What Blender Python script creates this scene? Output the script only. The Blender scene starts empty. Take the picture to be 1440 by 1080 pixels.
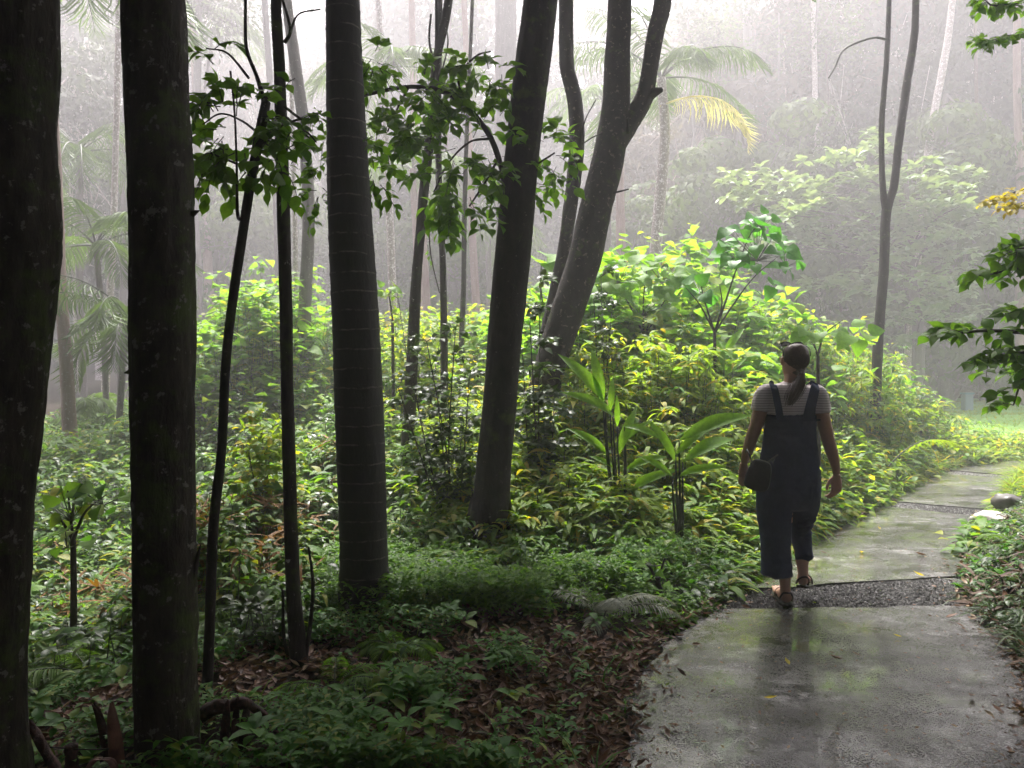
FOG, EXPO, CANN, CANY = .0095, 2.1, 140000, 9.0
import bpy, math, random
import numpy as np
from mathutils import Vector, Matrix

SC = bpy.context.scene
COL = SC.collection
F, HZ, CH = 1080.0, 520.0, 1.5          # focal length in photo pixels, horizon row, eye height
rng = np.random.default_rng(7)
random.seed(7)
PI = math.pi

def P(px, py, d):
    return np.array([(px - 720) / F * d, d, CH - (py - HZ) / F * d])
def G(px, py, z=0.0):
    d = (CH - z) * F / (py - HZ)
    return ((px - 720) / F * d, d)

# ---------------------------------------------------------------- noise
def _h(ix, iy, iz, s):
    n = (ix * 374761393 + iy * 668265263 + iz * 1274126177 + s * 144665) & 0xffffffff
    n = ((n ^ (n >> 13)) * 1103515245) & 0xffffffff
    n = ((n ^ (n >> 16)) * 2654435761) & 0xffffffff
    return (n & 0xffff) / 65535.0
def vn(x, y, z=0.0, s=0):
    x, y, z = np.broadcast_arrays(np.asarray(x, float), np.asarray(y, float), np.asarray(z, float))
    ix, iy, iz = (np.floor(a).astype(np.int64) for a in (x, y, z))
    fx, fy, fz = x - ix, y - iy, z - iz
    fx, fy, fz = (f * f * (3 - 2 * f) for f in (fx, fy, fz))
    r = 0
    for a in (0, 1):
        for b in (0, 1):
            for c in (0, 1):
                w = (fx if a else 1 - fx) * (fy if b else 1 - fy) * (fz if c else 1 - fz)
                r = r + w * _h(ix + a, iy + b, iz + c, s)
    return r * 2 - 1
def sstep(a, b, x):
    t = np.clip((np.asarray(x, float) - a) / (b - a), 0, 1)
    return t * t * (3 - 2 * t)

# ---------------------------------------------------------------- mesh builder
class MB:
    def __init__(s):
        s.v, s.f, s.m, s.n, s.rnd = [], [], [], 0, []
    def add(s, V, Fc, mat=0):
        V = np.asarray(V, float).reshape(-1, 3); Fc = np.asarray(Fc, np.int64)
        s.v.append(V); s.f.append(Fc + s.n); s.m.append(np.full(len(Fc), mat, np.int32)); s.n += len(V)
    def build(s, name, mats, parent=None, smooth=True, loc=None):
        me = bpy.data.meshes.new(name)
        V = np.concatenate(s.v) if s.v else np.zeros((0, 3))
        if loc is not None: V = V - np.asarray(loc)
        me.vertices.add(len(V)); me.vertices.foreach_set('co', V.ravel().astype(np.float32))
        li = np.concatenate([f.ravel() for f in s.f])
        ct = np.concatenate([np.full(len(f), f.shape[1], np.int64) for f in s.f])
        me.loops.add(len(li)); me.loops.foreach_set('vertex_index', li.astype(np.int32))
        me.polygons.add(len(ct))
        st = np.concatenate([[0], np.cumsum(ct)[:-1]])
        me.polygons.foreach_set('loop_start', st.astype(np.int32))
        me.polygons.foreach_set('material_index', np.concatenate(s.m))
        me.polygons.foreach_set('use_smooth', np.full(len(ct), smooth))
        if not isinstance(mats, (list, tuple)): mats = [mats]
        for m in mats: me.materials.append(m)
        me.update(calc_edges=True); me.validate()
        o = bpy.data.objects.new(name, me); COL.objects.link(o)
        if parent is not None: o.parent = parent
        elif loc is not None: o.location = [float(c) for c in loc]
        return o

def tag(o, label=None, cat=None, group=None, kind=None):
    if label: o['label'] = label
    if cat: o['category'] = cat
    if group: o['group'] = group
    if kind: o['kind'] = kind
    return o
def thing(name, loc, label, cat, group=None, rz=0.0):
    o = bpy.data.objects.new(name, None); COL.objects.link(o)
    o.location = [float(c) for c in loc]; o.rotation_euler = (0, 0, rz); o.empty_display_size = .1
    return tag(o, label, cat, group)
def dup(root, loc, rz=0.0, sc=1.0, label=None, cat=None, group=None):
    r = root.copy(); COL.objects.link(r); r.location = [float(c) for c in loc]
    r.rotation_euler = (0, 0, rz); r.scale = (sc, sc, sc)
    tag(r, label, cat, group)
    for ch in list(root.children):
        c = ch.copy(); COL.objects.link(c); c.parent = r
        for g in list(ch.children):
            d = g.copy(); COL.objects.link(d); d.parent = c
    return r

# ---------------------------------------------------------------- shapes
def spath(pts, n):
    """Catmull-Rom through rows of pts (any number of columns)."""
    p = np.asarray(pts, float)
    if len(p) == 2: 
        t = np.linspace(0, 1, n)[:, None]; return p[0] * (1 - t) + p[1] * t
    q = np.vstack([2 * p[0] - p[1], p, 2 * p[-1] - p[-2]])
    u = np.linspace(0, len(p) - 1 - 1e-9, n); i = u.astype(int); t = (u - i)[:, None]
    a, b, c, d = q[i], q[i + 1], q[i + 2], q[i + 3]
    return .5 * (2 * b + (c - a) * t + (2 * a - 5 * b + 4 * c - d) * t * t + (3 * b - a - 3 * c + d) * t ** 3)
def tube(mb, pts, rad, nseg=8, n=None, mat=0, amp=0.0, fr=(6, 3), seed=0, cap=True, ring=0.0, ringfr=10.0, oval=None):
    pts = np.asarray(pts, float); rad = np.broadcast_to(np.asarray(rad, float), (len(pts),))
    n = n or max(3, len(pts) * 3)
    q = spath(np.column_stack([pts, rad]), n); c = q[:, :3]; r = np.maximum(q[:, 3], 1e-4)
    t = np.gradient(c, axis=0); t /= np.linalg.norm(t, axis=1)[:, None] + 1e-12
    ref = np.array([0., 1., 0.]) if abs(t[0][1]) < .9 else np.array([1., 0, 0])
    X = np.cross(ref, t[0]); X /= np.linalg.norm(X); Xs = [X]
    for k in range(1, n):
        X = Xs[-1] - t[k] * np.dot(Xs[-1], t[k]); X /= np.linalg.norm(X) + 1e-12; Xs.append(X)
    Xs = np.array(Xs); Ys = np.cross(t, Xs)
    a = np.linspace(0, 2 * PI, nseg, endpoint=False)
    ln = np.concatenate([[0], np.cumsum(np.linalg.norm(np.diff(c, axis=0), axis=1))])
    R = np.repeat(r[:, None], nseg, 1)
    if amp:
        A, L = np.meshgrid(a, ln)
        rr = r.mean()
        R = R * (1 + amp * vn(np.cos(A) * fr[0] * .35, np.sin(A) * fr[0] * .35, L * fr[1], seed)
                 + amp * .6 * vn(np.cos(A) * fr[0], np.sin(A) * fr[0], L * fr[1] * 3, seed + 5)
                 + amp * .3 * vn(np.cos(A) * fr[0] * 3, np.sin(A) * fr[0] * 3, L * fr[1] * 9, seed + 9))
    if ring:
        ph = (ln * ringfr) % 1.0
        R = R * (1 + ring * np.exp(-((ph - .5) / .13) ** 2))[:, None]
    o1 = oval or 1.0
    V = c[:, None, :] + R[..., None] * (np.cos(a)[None, :, None] * Xs[:, None, :] * o1 + np.sin(a)[None, :, None] * Ys[:, None, :])
    V = V.reshape(-1, 3)
    i = np.arange(n - 1)[:, None] * nseg; j = np.arange(nseg)[None, :]; k = (j + 1) % nseg
    Fq = np.stack([i + j, i + k, i + nseg + k, i + nseg + j], -1).reshape(-1, 4)
    base = mb.n
    mb.add(V, Fq, mat)
    if cap:
        mb.add(np.vstack([c[-1] + t[-1] * r[-1] * .5]), np.zeros((0, 3), int), mat)
        top = np.arange(nseg) + (n - 1) * nseg + base
        Ft = np.stack([top, np.roll(top, -1), np.full(nseg, mb.n - 1)], -1)
        mb.f.append(Ft); mb.m.append(np.full(nseg, mat, np.int32))
def sticks(mb, p0, p1, r0, r1, k=3, mat=0):
    """many straight tapered prisms at once"""
    p0 = np.atleast_2d(p0); p1 = np.atleast_2d(p1); N = len(p0)
    d = p1 - p0; d = d / (np.linalg.norm(d, axis=1)[:, None] + 1e-9)
    ref = np.where(np.abs(d[:, 2:3]) < .9, np.array([[0, 0, 1.]]), np.array([[1., 0, 0]]))
    X = np.cross(ref, d); X /= np.linalg.norm(X, axis=1)[:, None]; Y = np.cross(d, X)
    a = np.arange(k) * 2 * PI / k
    off = np.cos(a)[None, :, None] * X[:, None] + np.sin(a)[None, :, None] * Y[:, None]
    r0 = np.broadcast_to(r0, (N,))[:, None, None]; r1 = np.broadcast_to(r1, (N,))[:, None, None]
    V = np.concatenate([p0[:, None] + off * r0, p1[:, None] + off * r1], 1)
    j = np.arange(k); f = np.stack([j, (j + 1) % k, k + (j + 1) % k, k + j], -1)
    Fc = (np.arange(N)[:, None, None] * 2 * k + f[None]).reshape(-1, 4)
    mb.add(V.reshape(-1, 3), Fc, mat)

def leaf_tpl(widths, fold=.12, curl=.15, wave=0.0, base=0.0):
    """leaf of length 1 along +Y, normal +Z; widths at equally spaced stations (first/last may be 0)"""
    w = np.array(widths, float); n = len(w); t = np.linspace(0, 1, n)
    z = -curl * t ** 2 * 1.0 + curl * .25 * np.sin(t * PI)
    V = []; 
    for i in range(n):
        e = wave * math.sin(i * 2.3)
        V += [(-w[i], t[i] - base * w[i], z[i] + fold * w[i] * 2 + e), (0, t[i], z[i]), (w[i], t[i] - base * w[i], z[i] + fold * w[i] * 2 - e)]
    Fc = []
    for i in range(n - 1):
        a = 3 * i
        Fc += [(a, a + 1, a + 4, a + 3), (a + 1, a + 2, a + 5, a + 4)]
    return np.array(V), np.array(Fc)
L_OV = leaf_tpl([.02, .2, .27, .19, .0], .15, .18)
L_OV5 = leaf_tpl([.015, .19, .28, .31, .275, .17, .05, .0], .10, .2, .006)
L_LAN = leaf_tpl([.01, .1, .1, .0], .15, .3)
L_LAN2 = leaf_tpl([.012, .085, .125, .12, .075, .0], .15, .4)
L_HEART = leaf_tpl([.12, .42, .46, .36, .2, .0], .08, .22, .01, .35)
L_BLADE = leaf_tpl([.02, .022, .018, .0], .1, .55)
L_GING = leaf_tpl([.01, .07, .115, .13, .125, .1, .06, .0], .16, .3, .004)
L_PIN = leaf_tpl([.03, .045, .035, .0], .1, .12)
L_SIMPLE = leaf_tpl([.03, .26, .0], .12, .12)
L_LITTER = leaf_tpl([.02, .17, .22, .12, .0], .35, -.25)

def nrm(a): return a / (np.linalg.norm(a, axis=-1, keepdims=True) + 1e-9)
def inst(mb, tpl, p, a, nn, s, mat=0, ws=1.0):
    V, Fc = tpl; p = np.atleast_2d(p); N = len(p)
    if N == 0: return
    a = nrm(np.broadcast_to(a, (N, 3)).astype(float)); nn = np.broadcast_to(nn, (N, 3)).astype(float)
    X = nrm(np.cross(a, nn)); Z = np.cross(X, a)
    s = np.broadcast_to(np.asarray(s, float), (N,))[:, None, None]; ws = np.broadcast_to(np.asarray(ws, float), (N,))[:, None, None]
    W = p[:, None] + s * (V[None, :, 0:1] * ws * X[:, None] + V[None, :, 1:2] * a[:, None] + V[None, :, 2:3] * Z[:, None])
    Fi = (np.arange(N)[:, None, None] * len(V) + Fc[None]).reshape(-1, Fc.shape[1])
    mb.add(W.reshape(-1, 3), Fi, mat)
def whorls(mb, tpl, c, K, el, sz, mat=0, r=None, ws=1.0, spread=0.0, petiole=0.0, pm=None):
    """K leaves around every centre c, pitch el=(lo,hi) radians above the horizontal, length sz=(lo,hi)"""
    r = r or rng; c = np.atleast_2d(c); N = len(c)
    ph = r.uniform(0, 2 * PI, (N, 1)) + np.arange(K)[None] * (2.399 if K > 3 else 2 * PI / K) + r.normal(0, .25, (N, K))
    e = r.uniform(el[0], el[1], (N, K)); s = r.uniform(sz[0], sz[1], (N, K)) * r.uniform(.75, 1.15, (N, 1))
    a = np.stack([np.cos(ph) * np.cos(e), np.sin(ph) * np.cos(e), np.sin(e)], -1).reshape(-1, 3)
    nn = np.stack([-np.cos(ph) * np.sin(e), -np.sin(ph) * np.sin(e), np.cos(e)], -1).reshape(-1, 3) + r.normal(0, .22, (N * K, 3))
    p = np.repeat(c, K, 0) + r.normal(0, 1, (N * K, 3)) * spread + a * petiole
    if petiole and pm is not None: sticks(mb, np.repeat(c, K, 0), p, .002, .0015, 3, pm)
    inst(mb, tpl, p, a, nn, s.ravel(), mat, ws)

# ---------------------------------------------------------------- materials
def mat(name):
    m = bpy.data.materials.new(name); m.use_nodes = True; nt = m.node_tree; nt.nodes.clear()
    return m, nt, nt.nodes, nt.links
def N_(nt, t, **kw):
    n = nt.nodes.new(t)
    for k, v in kw.items():
        if k in n.inputs: n.inputs[k].default_value = v
        else: setattr(n, k, v)
    return n
def ramp(nt, fac, stops, interp='LINEAR'):
    r = nt.nodes.new('ShaderNodeValToRGB'); r.color_ramp.interpolation = interp
    el = r.color_ramp.elements
    while len(el) < len(stops): el.new(.5)
    for e, (p, c) in zip(el, stops): e.position = p; e.color = (*c, 1) if len(c) == 3 else c
    nt.links.new(fac, r.inputs[0]); return r.outputs[0]
def mixc(nt, fac, a, b, bt='MIX'):
    m = nt.nodes.new('ShaderNodeMix'); m.data_type = 'RGBA'; m.blend_type = bt
    for s, v in ((0, fac), (6, a), (7, b)):
        if hasattr(v, 'links'): nt.links.new(v, m.inputs[s])
        else: m.inputs[s].default_value = v if s == 0 else ((*v, 1) if len(v) == 3 else v)
    return m.outputs[2]
def noise_(nt, vec, scale, detail=4, rough=.6, dist=0):
    n = N_(nt, 'ShaderNodeTexNoise', Scale=scale, Detail=detail, Roughness=rough, Distortion=dist)
    nt.links.new(vec, n.inputs['Vector']); return n.outputs[0]
def coords(nt, sc=(1, 1, 1), kind='Object'):
    t = nt.nodes.new('ShaderNodeTexCoord'); m = nt.nodes.new('ShaderNodeMapping'); m.inputs['Scale'].default_value = sc
    nt.links.new(t.outputs[kind], m.inputs[0]); return m.outputs[0]
def bump(nt, h, strength, dist=.01):
    b = N_(nt, 'ShaderNodeBump', Strength=strength, Distance=dist); nt.links.new(h, b.inputs['Height']); return b.outputs[0]
def out(nt, sh):
    o = nt.nodes.new('ShaderNodeOutputMaterial'); nt.links.new(sh, o.inputs[0])

def leafmat(name, c1, c2, trans=.45, rough=.35, c3=None, veins=False, spec=.3):
    m, nt, nd, lk = mat(name)
    g = nd.new('ShaderNodeNewGeometry')
    st = [(0, c1), (.55, c2)] + ([(.82, c2), (.93, c3), (1, c3)] if c3 else [(1, c2)])
    col = ramp(nt, g.outputs['Random Per Island'], st)
    nz = noise_(nt, coords(nt), 35, 2)
    col = mixc(nt, .5, col, ramp(nt, nz, [(.3, (.55, .55, .5)), (.7, (1.25, 1.2, 1.1))]), 'MULTIPLY')
    b = N_(nt, 'ShaderNodeBsdfPrincipled', Roughness=min(rough + .12, .7)); b.inputs['Specular IOR Level'].default_value = spec
    lk.new(col, b.inputs['Base Color'])
    tr = nd.new('ShaderNodeBsdfTranslucent')
    tc = mixc(nt, 1.0, col, (1.5, 1.5, .55), 'MULTIPLY'); lk.new(tc, tr.inputs[0])
    mx = nd.new('ShaderNodeMixShader'); mx.inputs[0].default_value = trans
    lk.new(b.outputs[0], mx.inputs[1]); lk.new(tr.outputs[0], mx.inputs[2]); out(nt, mx.outputs[0])
    return m
def bark(name, c1, c2, sc=(1, 1, .18), f=30, bs=.8, moss=0.0, lich=0.0, mossc=(.05, .07, .015), lichc=(.35, .34, .3), rough=.75):
    m, nt, nd, lk = mat(name); v = coords(nt, sc); v2 = coords(nt)
    n1 = noise_(nt, v, f, 8, .7); n2 = noise_(nt, v2, 3, 3)
    col = ramp(nt, n1, [(.3, c1), (.7, c2)])
    if moss:
        n3 = noise_(nt, v2, 5, 6, .7); 
        col = mixc(nt, ramp(nt, n3, [(.62 - moss * .3, (0, 0, 0)), (.7 - moss * .2, (1, 1, 1))]), col, mossc)
    if lich:
        n4 = noise_(nt, v2, 22, 5, .65)
        col = mixc(nt, ramp(nt, n4, [(.66 - lich * .2, (0, 0, 0)), (.7 - lich * .2, (1, 1, 1))]), col, lichc)
    b = N_(nt, 'ShaderNodeBsdfPrincipled', Roughness=rough); b.inputs['Specular IOR Level'].default_value = .25
    lk.new(col, b.inputs['Base Color']); lk.new(bump(nt, n1, bs, .02), b.inputs['Normal']); out(nt, b.outputs[0])
    return m
def plain(name, c, rough=.6, metal=0.0, nz=0.0, f=20, bs=0.0, c2=None, spec=.5):
    m, nt, nd, lk = mat(name)
    b = N_(nt, 'ShaderNodeBsdfPrincipled', Roughness=rough, Metallic=metal); b.inputs['Specular IOR Level'].default_value = spec
    n1 = noise_(nt, coords(nt), f, 5)
    c2 = c2 or tuple(x * (1 - nz) for x in c)
    lk.new(ramp(nt, n1, [(.35, c2), (.65, c)]), b.inputs['Base Color'])
    if bs: lk.new(bump(nt, n1, bs, .01), b.inputs['Normal'])
    out(nt, b.outputs[0]); return m

M = {}
M['lf_mid'] = leafmat('leaf_mid', (.04, .12, .018), (.12, .24, .03), .5, .42, (.26, .28, .035))
M['lf_yel'] = leafmat('leaf_yellowgreen', (.14, .25, .03), (.22, .32, .04), .6, .45, (.42, .34, .03))
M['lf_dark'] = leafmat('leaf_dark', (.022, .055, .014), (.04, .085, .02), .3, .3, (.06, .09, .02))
M['lf_near'] = leafmat('leaf_near', (.06, .16, .018), (.12, .25, .03), .6, .35)
M['lf_gc'] = leafmat('leaf_groundcover', (.035, .14, .015), (.07, .2, .02), .4, .4, (.17, .24, .03))
M['lf_heart'] = leafmat('leaf_heart', (.12, .27, .03), (.17, .33, .045), .6, .45, (.28, .36, .045))
M['lf_sap'] = leafmat('leaf_sapling', (.05, .2, .03), (.08, .26, .04), .5, .35)
M['lf_ging'] = leafmat('leaf_ginger', (.12, .27, .035), (.16, .32, .04), .55, .35)
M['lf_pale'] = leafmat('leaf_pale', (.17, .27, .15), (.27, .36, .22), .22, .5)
M['lf_far'] = leafmat('leaf_far', (.022, .04, .022), (.045, .07, .032), .3, .6)
M['lf_fmid'] = leafmat('leaf_far_green', (.05, .09, .035), (.09, .14, .05), .35, .6)
M['lf_far2'] = leafmat('leaf_far_rust', (.07, .06, .045), (.10, .08, .06), .3, .6)
M['lf_palm'] = leafmat('leaf_palm', (.07, .13, .05), (.1, .17, .06), .4, .4)
M['lf_palmy'] = leafmat('leaf_palm_yellow', (.5, .49, .36), (.62, .58, .42), .5, .5)
M['lf_gold'] = leafmat('leaf_gold', (.3, .26, .02), (.42, .34, .03), .55, .4)
M['lf_org'] = leafmat('leaf_orange', (.3, .09, .03), (.42, .14, .03), .4, .5)
M['lf_brn'] = leafmat('leaf_litter_brown', (.05, .022, .013), (.16, .08, .045), .1, .4, (.3, .22, .14))
M['lf_fern'] = leafmat('leaf_fern', (.05, .12, .02), (.09, .17, .03), .45, .45)
M['lf_silver'] = leafmat('leaf_silver_fern', (.2, .23, .19), (.28, .31, .26), .2, .4)
M['lf_rust'] = leafmat('leaf_dead_fern', (.12, .06, .015), (.2, .1, .02), .3, .6)
M['stem'] = plain('stem_green', (.05, .07, .03), .6, nz=.5)
M['twig'] = plain('twig_brown', (.06, .04, .028), .7, nz=.5)
M['twigd'] = plain('twig_dark', (.03, .022, .017), .8, nz=.5)
M['bk_dark'] = bark('bark_dark', (.012, .010, .008), (.055, .044, .036), moss=.35, lich=.12)
M['bk_moss'] = bark('bark_mossy', (.009, .007, .005), (.055, .043, .03), sc=(1, 1, .3), f=22, bs=1.0, moss=.45, lich=.3, lichc=(.14, .13, .11))
M['bk_smooth'] = bark('bark_smooth', (.007, .006, .005), (.035, .027, .022), sc=(1, 1, .4), f=16, bs=.7, moss=.2, lich=.1, lichc=(.12, .10, .09))
M['bk_fork'] = bark('bark_blotched', (.012, .009, .008), (.04, .03, .025), sc=(1, 1, .6), f=10, bs=.5, moss=.15, lich=.3, lichc=(.16, .12, .10))
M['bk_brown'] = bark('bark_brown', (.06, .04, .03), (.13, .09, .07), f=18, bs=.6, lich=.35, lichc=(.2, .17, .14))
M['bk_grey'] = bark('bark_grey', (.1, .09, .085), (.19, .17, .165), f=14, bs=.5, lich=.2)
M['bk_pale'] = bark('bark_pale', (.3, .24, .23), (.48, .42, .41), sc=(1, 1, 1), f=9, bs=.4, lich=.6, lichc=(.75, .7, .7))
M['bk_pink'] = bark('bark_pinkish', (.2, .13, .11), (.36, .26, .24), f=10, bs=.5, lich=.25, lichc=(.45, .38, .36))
def palm_bark():
    m, nt, nd, lk = mat('bark_ringed'); t = nd.new('ShaderNodeTexCoord'); s = nd.new('ShaderNodeSeparateXYZ'); lk.new(t.outputs['Object'], s.inputs[0])
    nz = noise_(nt, coords(nt, (1, 1, 1)), 4, 4)
    ma = N_(nt, 'ShaderNodeMath', operation='MULTIPLY_ADD'); lk.new(nz, ma.inputs[0]); ma.inputs[1].default_value = .06; lk.new(s.outputs[2], ma.inputs[2])
    mm = N_(nt, 'ShaderNodeMath', operation='MULTIPLY'); lk.new(ma.outputs[0], mm.inputs[0]); mm.inputs[1].default_value = 9.0
    fr = N_(nt, 'ShaderNodeMath', operation='FRACT'); lk.new(mm.outputs[0], fr.inputs[0])
    r = ramp(nt, fr.outputs[0], [(0, (0, 0, 0)), (.44, (0, 0, 0)), (.5, (1, 1, 1)), (.56, (0, 0, 0)), (1, (0, 0, 0))])
    n2 = noise_(nt, coords(nt, (1, 1, .3)), 30, 8, .7)
    base = ramp(nt, n2, [(.3, (.008, .007, .006)), (.7, (.026, .022, .017))])
    n3 = noise_(nt, coords(nt), 18, 5)
    sc = mixc(nt, r, (0, 0, 0), ramp(nt, n3, [(.4, (0, 0, 0)), (.6, (1, 1, 1))]))
    col = mixc(nt, sc, base, (.15, .13, .11))
    b = N_(nt, 'ShaderNodeBsdfPrincipled', Roughness=.7); lk.new(col, b.inputs['Base Color'])
    lk.new(bump(nt, n2, .5, .015), b.inputs['Normal']); out(nt, b.outputs[0]); return m
M['bk_palm'] = palm_bark()
# ================================================================ terrain and path
ROWS = [((.35, -2.5), (2.1, -2.5))] + [(G(*a), G(*b)) for a, b in [
    ((865, 1080), (1500, 1080)), ((900, 950), (1450, 950)), ((940, 895), (1395, 885)), ((1010, 857), (1352, 850)),
    ((1040, 829), (1350, 809)), ((1110, 775), (1356, 765)), ((1240, 712), (1392, 728)), ((1248, 704), (1398, 716)),
    ((1318, 665), (1426, 675)), ((1328, 660), (1430, 669)), ((1420, 648), (1500, 658)), ((1560, 640), (1700, 648))]]
Lp = np.array([r[0] for r in ROWS]); Rp = np.array([r[1] for r in ROWS])
POLY = np.vstack([Lp, Rp[::-1]])
def path_sd(x, y):
    """signed distance to the path's outline, negative on the path"""
    x = np.asarray(x, float); y = np.asarray(y, float)
    ins = np.zeros(x.shape, bool); d = np.full(x.shape, 1e9)
    for a, b in zip(POLY, np.roll(POLY, -1, 0)):
        c = ((a[1] > y) != (b[1] > y)) & (x < (b[0] - a[0]) * (y - a[1]) / (b[1] - a[1] + 1e-12) + a[0]); ins ^= c
        e = b - a; t = np.clip(((x - a[0]) * e[0] + (y - a[1]) * e[1]) / (e @ e), 0, 1)
        d = np.minimum(d, np.hypot(x - a[0] - t * e[0], y - a[1] - t * e[1]))
    return np.where(ins, -d, d)
def right_of(x, y):
    ex = np.interp(y, Rp[:, 1], Rp[:, 0]); return x - ex
def gz(x, y):
    x = np.asarray(x, float); y = np.asarray(y, float)
    sd = path_sd(x, y)
    z = -.04 * (1 - sstep(-.05, .1, sd))
    out_ = sstep(.0, .5, sd)
    dip = -.75 * sstep(-1.5, -3.6, x) * sstep(11.5, 6.5, y)
    hump = .5 * sstep(12, 20, y) + 2.5 * sstep(20, 90, y) - .3 * sstep(4, 9, x) * sstep(12, 16, y)
    rb = .3 * sstep(.05, 1.2, right_of(x, y)) * sstep(9, 6, y) * sstep(3.4, 4.6, y) * (sd > 0) * sstep(0, .5, sd)
    nz = (.05 * vn(x * .9, y * .9, 0, 3) + .02 * vn(x * 4, y * 4, 0, 4)) * out_
    return z + (dip + hump) * out_ + rb + nz
def lin(*segs):
    a = [np.linspace(p, q, n, endpoint=False) for p, q, n in segs]; return np.concatenate(a + [[segs[-1][1]]])
gx = lin((-90, -12, 20), (-12, -5, 20), (-5, 6, 170), (6, 12, 30), (12, 90, 20)); gy = lin((-30, -1, 12), (-1, 9, 150), (9, 20, 50), (20, 120, 34))
X, Y = np.meshgrid(gx, gy); Z = gz(X, Y)
nx, ny = len(gx), len(gy); i = np.arange(ny - 1)[:, None] * nx + np.arange(nx - 1)[None]
mb = MB(); mb.add(np.stack([X, Y, Z], -1), np.stack([i, i + 1, i + nx + 1, i + nx], -1).reshape(-1, 4))
def soil():
    m, nt, nd, lk = mat('soil'); v = coords(nt)
    n1 = noise_(nt, v, 14, 8, .7); n2 = noise_(nt, v, 2.2, 4); n3 = noise_(nt, v, 90, 3)
    c = ramp(nt, n1, [(.3, (.010, .006, .004)), (.6, (.032, .016, .010)), (.8, (.07, .035, .022))])
    c = mixc(nt, ramp(nt, n2, [(.5, (0, 0, 0)), (.65, (.7, .7, .7))]), c, (.03, .045, .012))
    b = N_(nt, 'ShaderNodeBsdfPrincipled', Roughness=.85); b.inputs['Specular IOR Level'].default_value = .15; lk.new(c, b.inputs['Base Color'])
    mx = N_(nt, 'ShaderNodeMath', operation='ADD'); lk.new(n1, mx.inputs[0]); lk.new(n3, mx.inputs[1])
    lk.new(bump(nt, mx.outputs[0], .8, .03), b.inputs['Normal']); out(nt, b.outputs[0]); return m
M['soil'] = soil()
tag(mb.build('ground', M['soil']), kind='structure')

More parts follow.
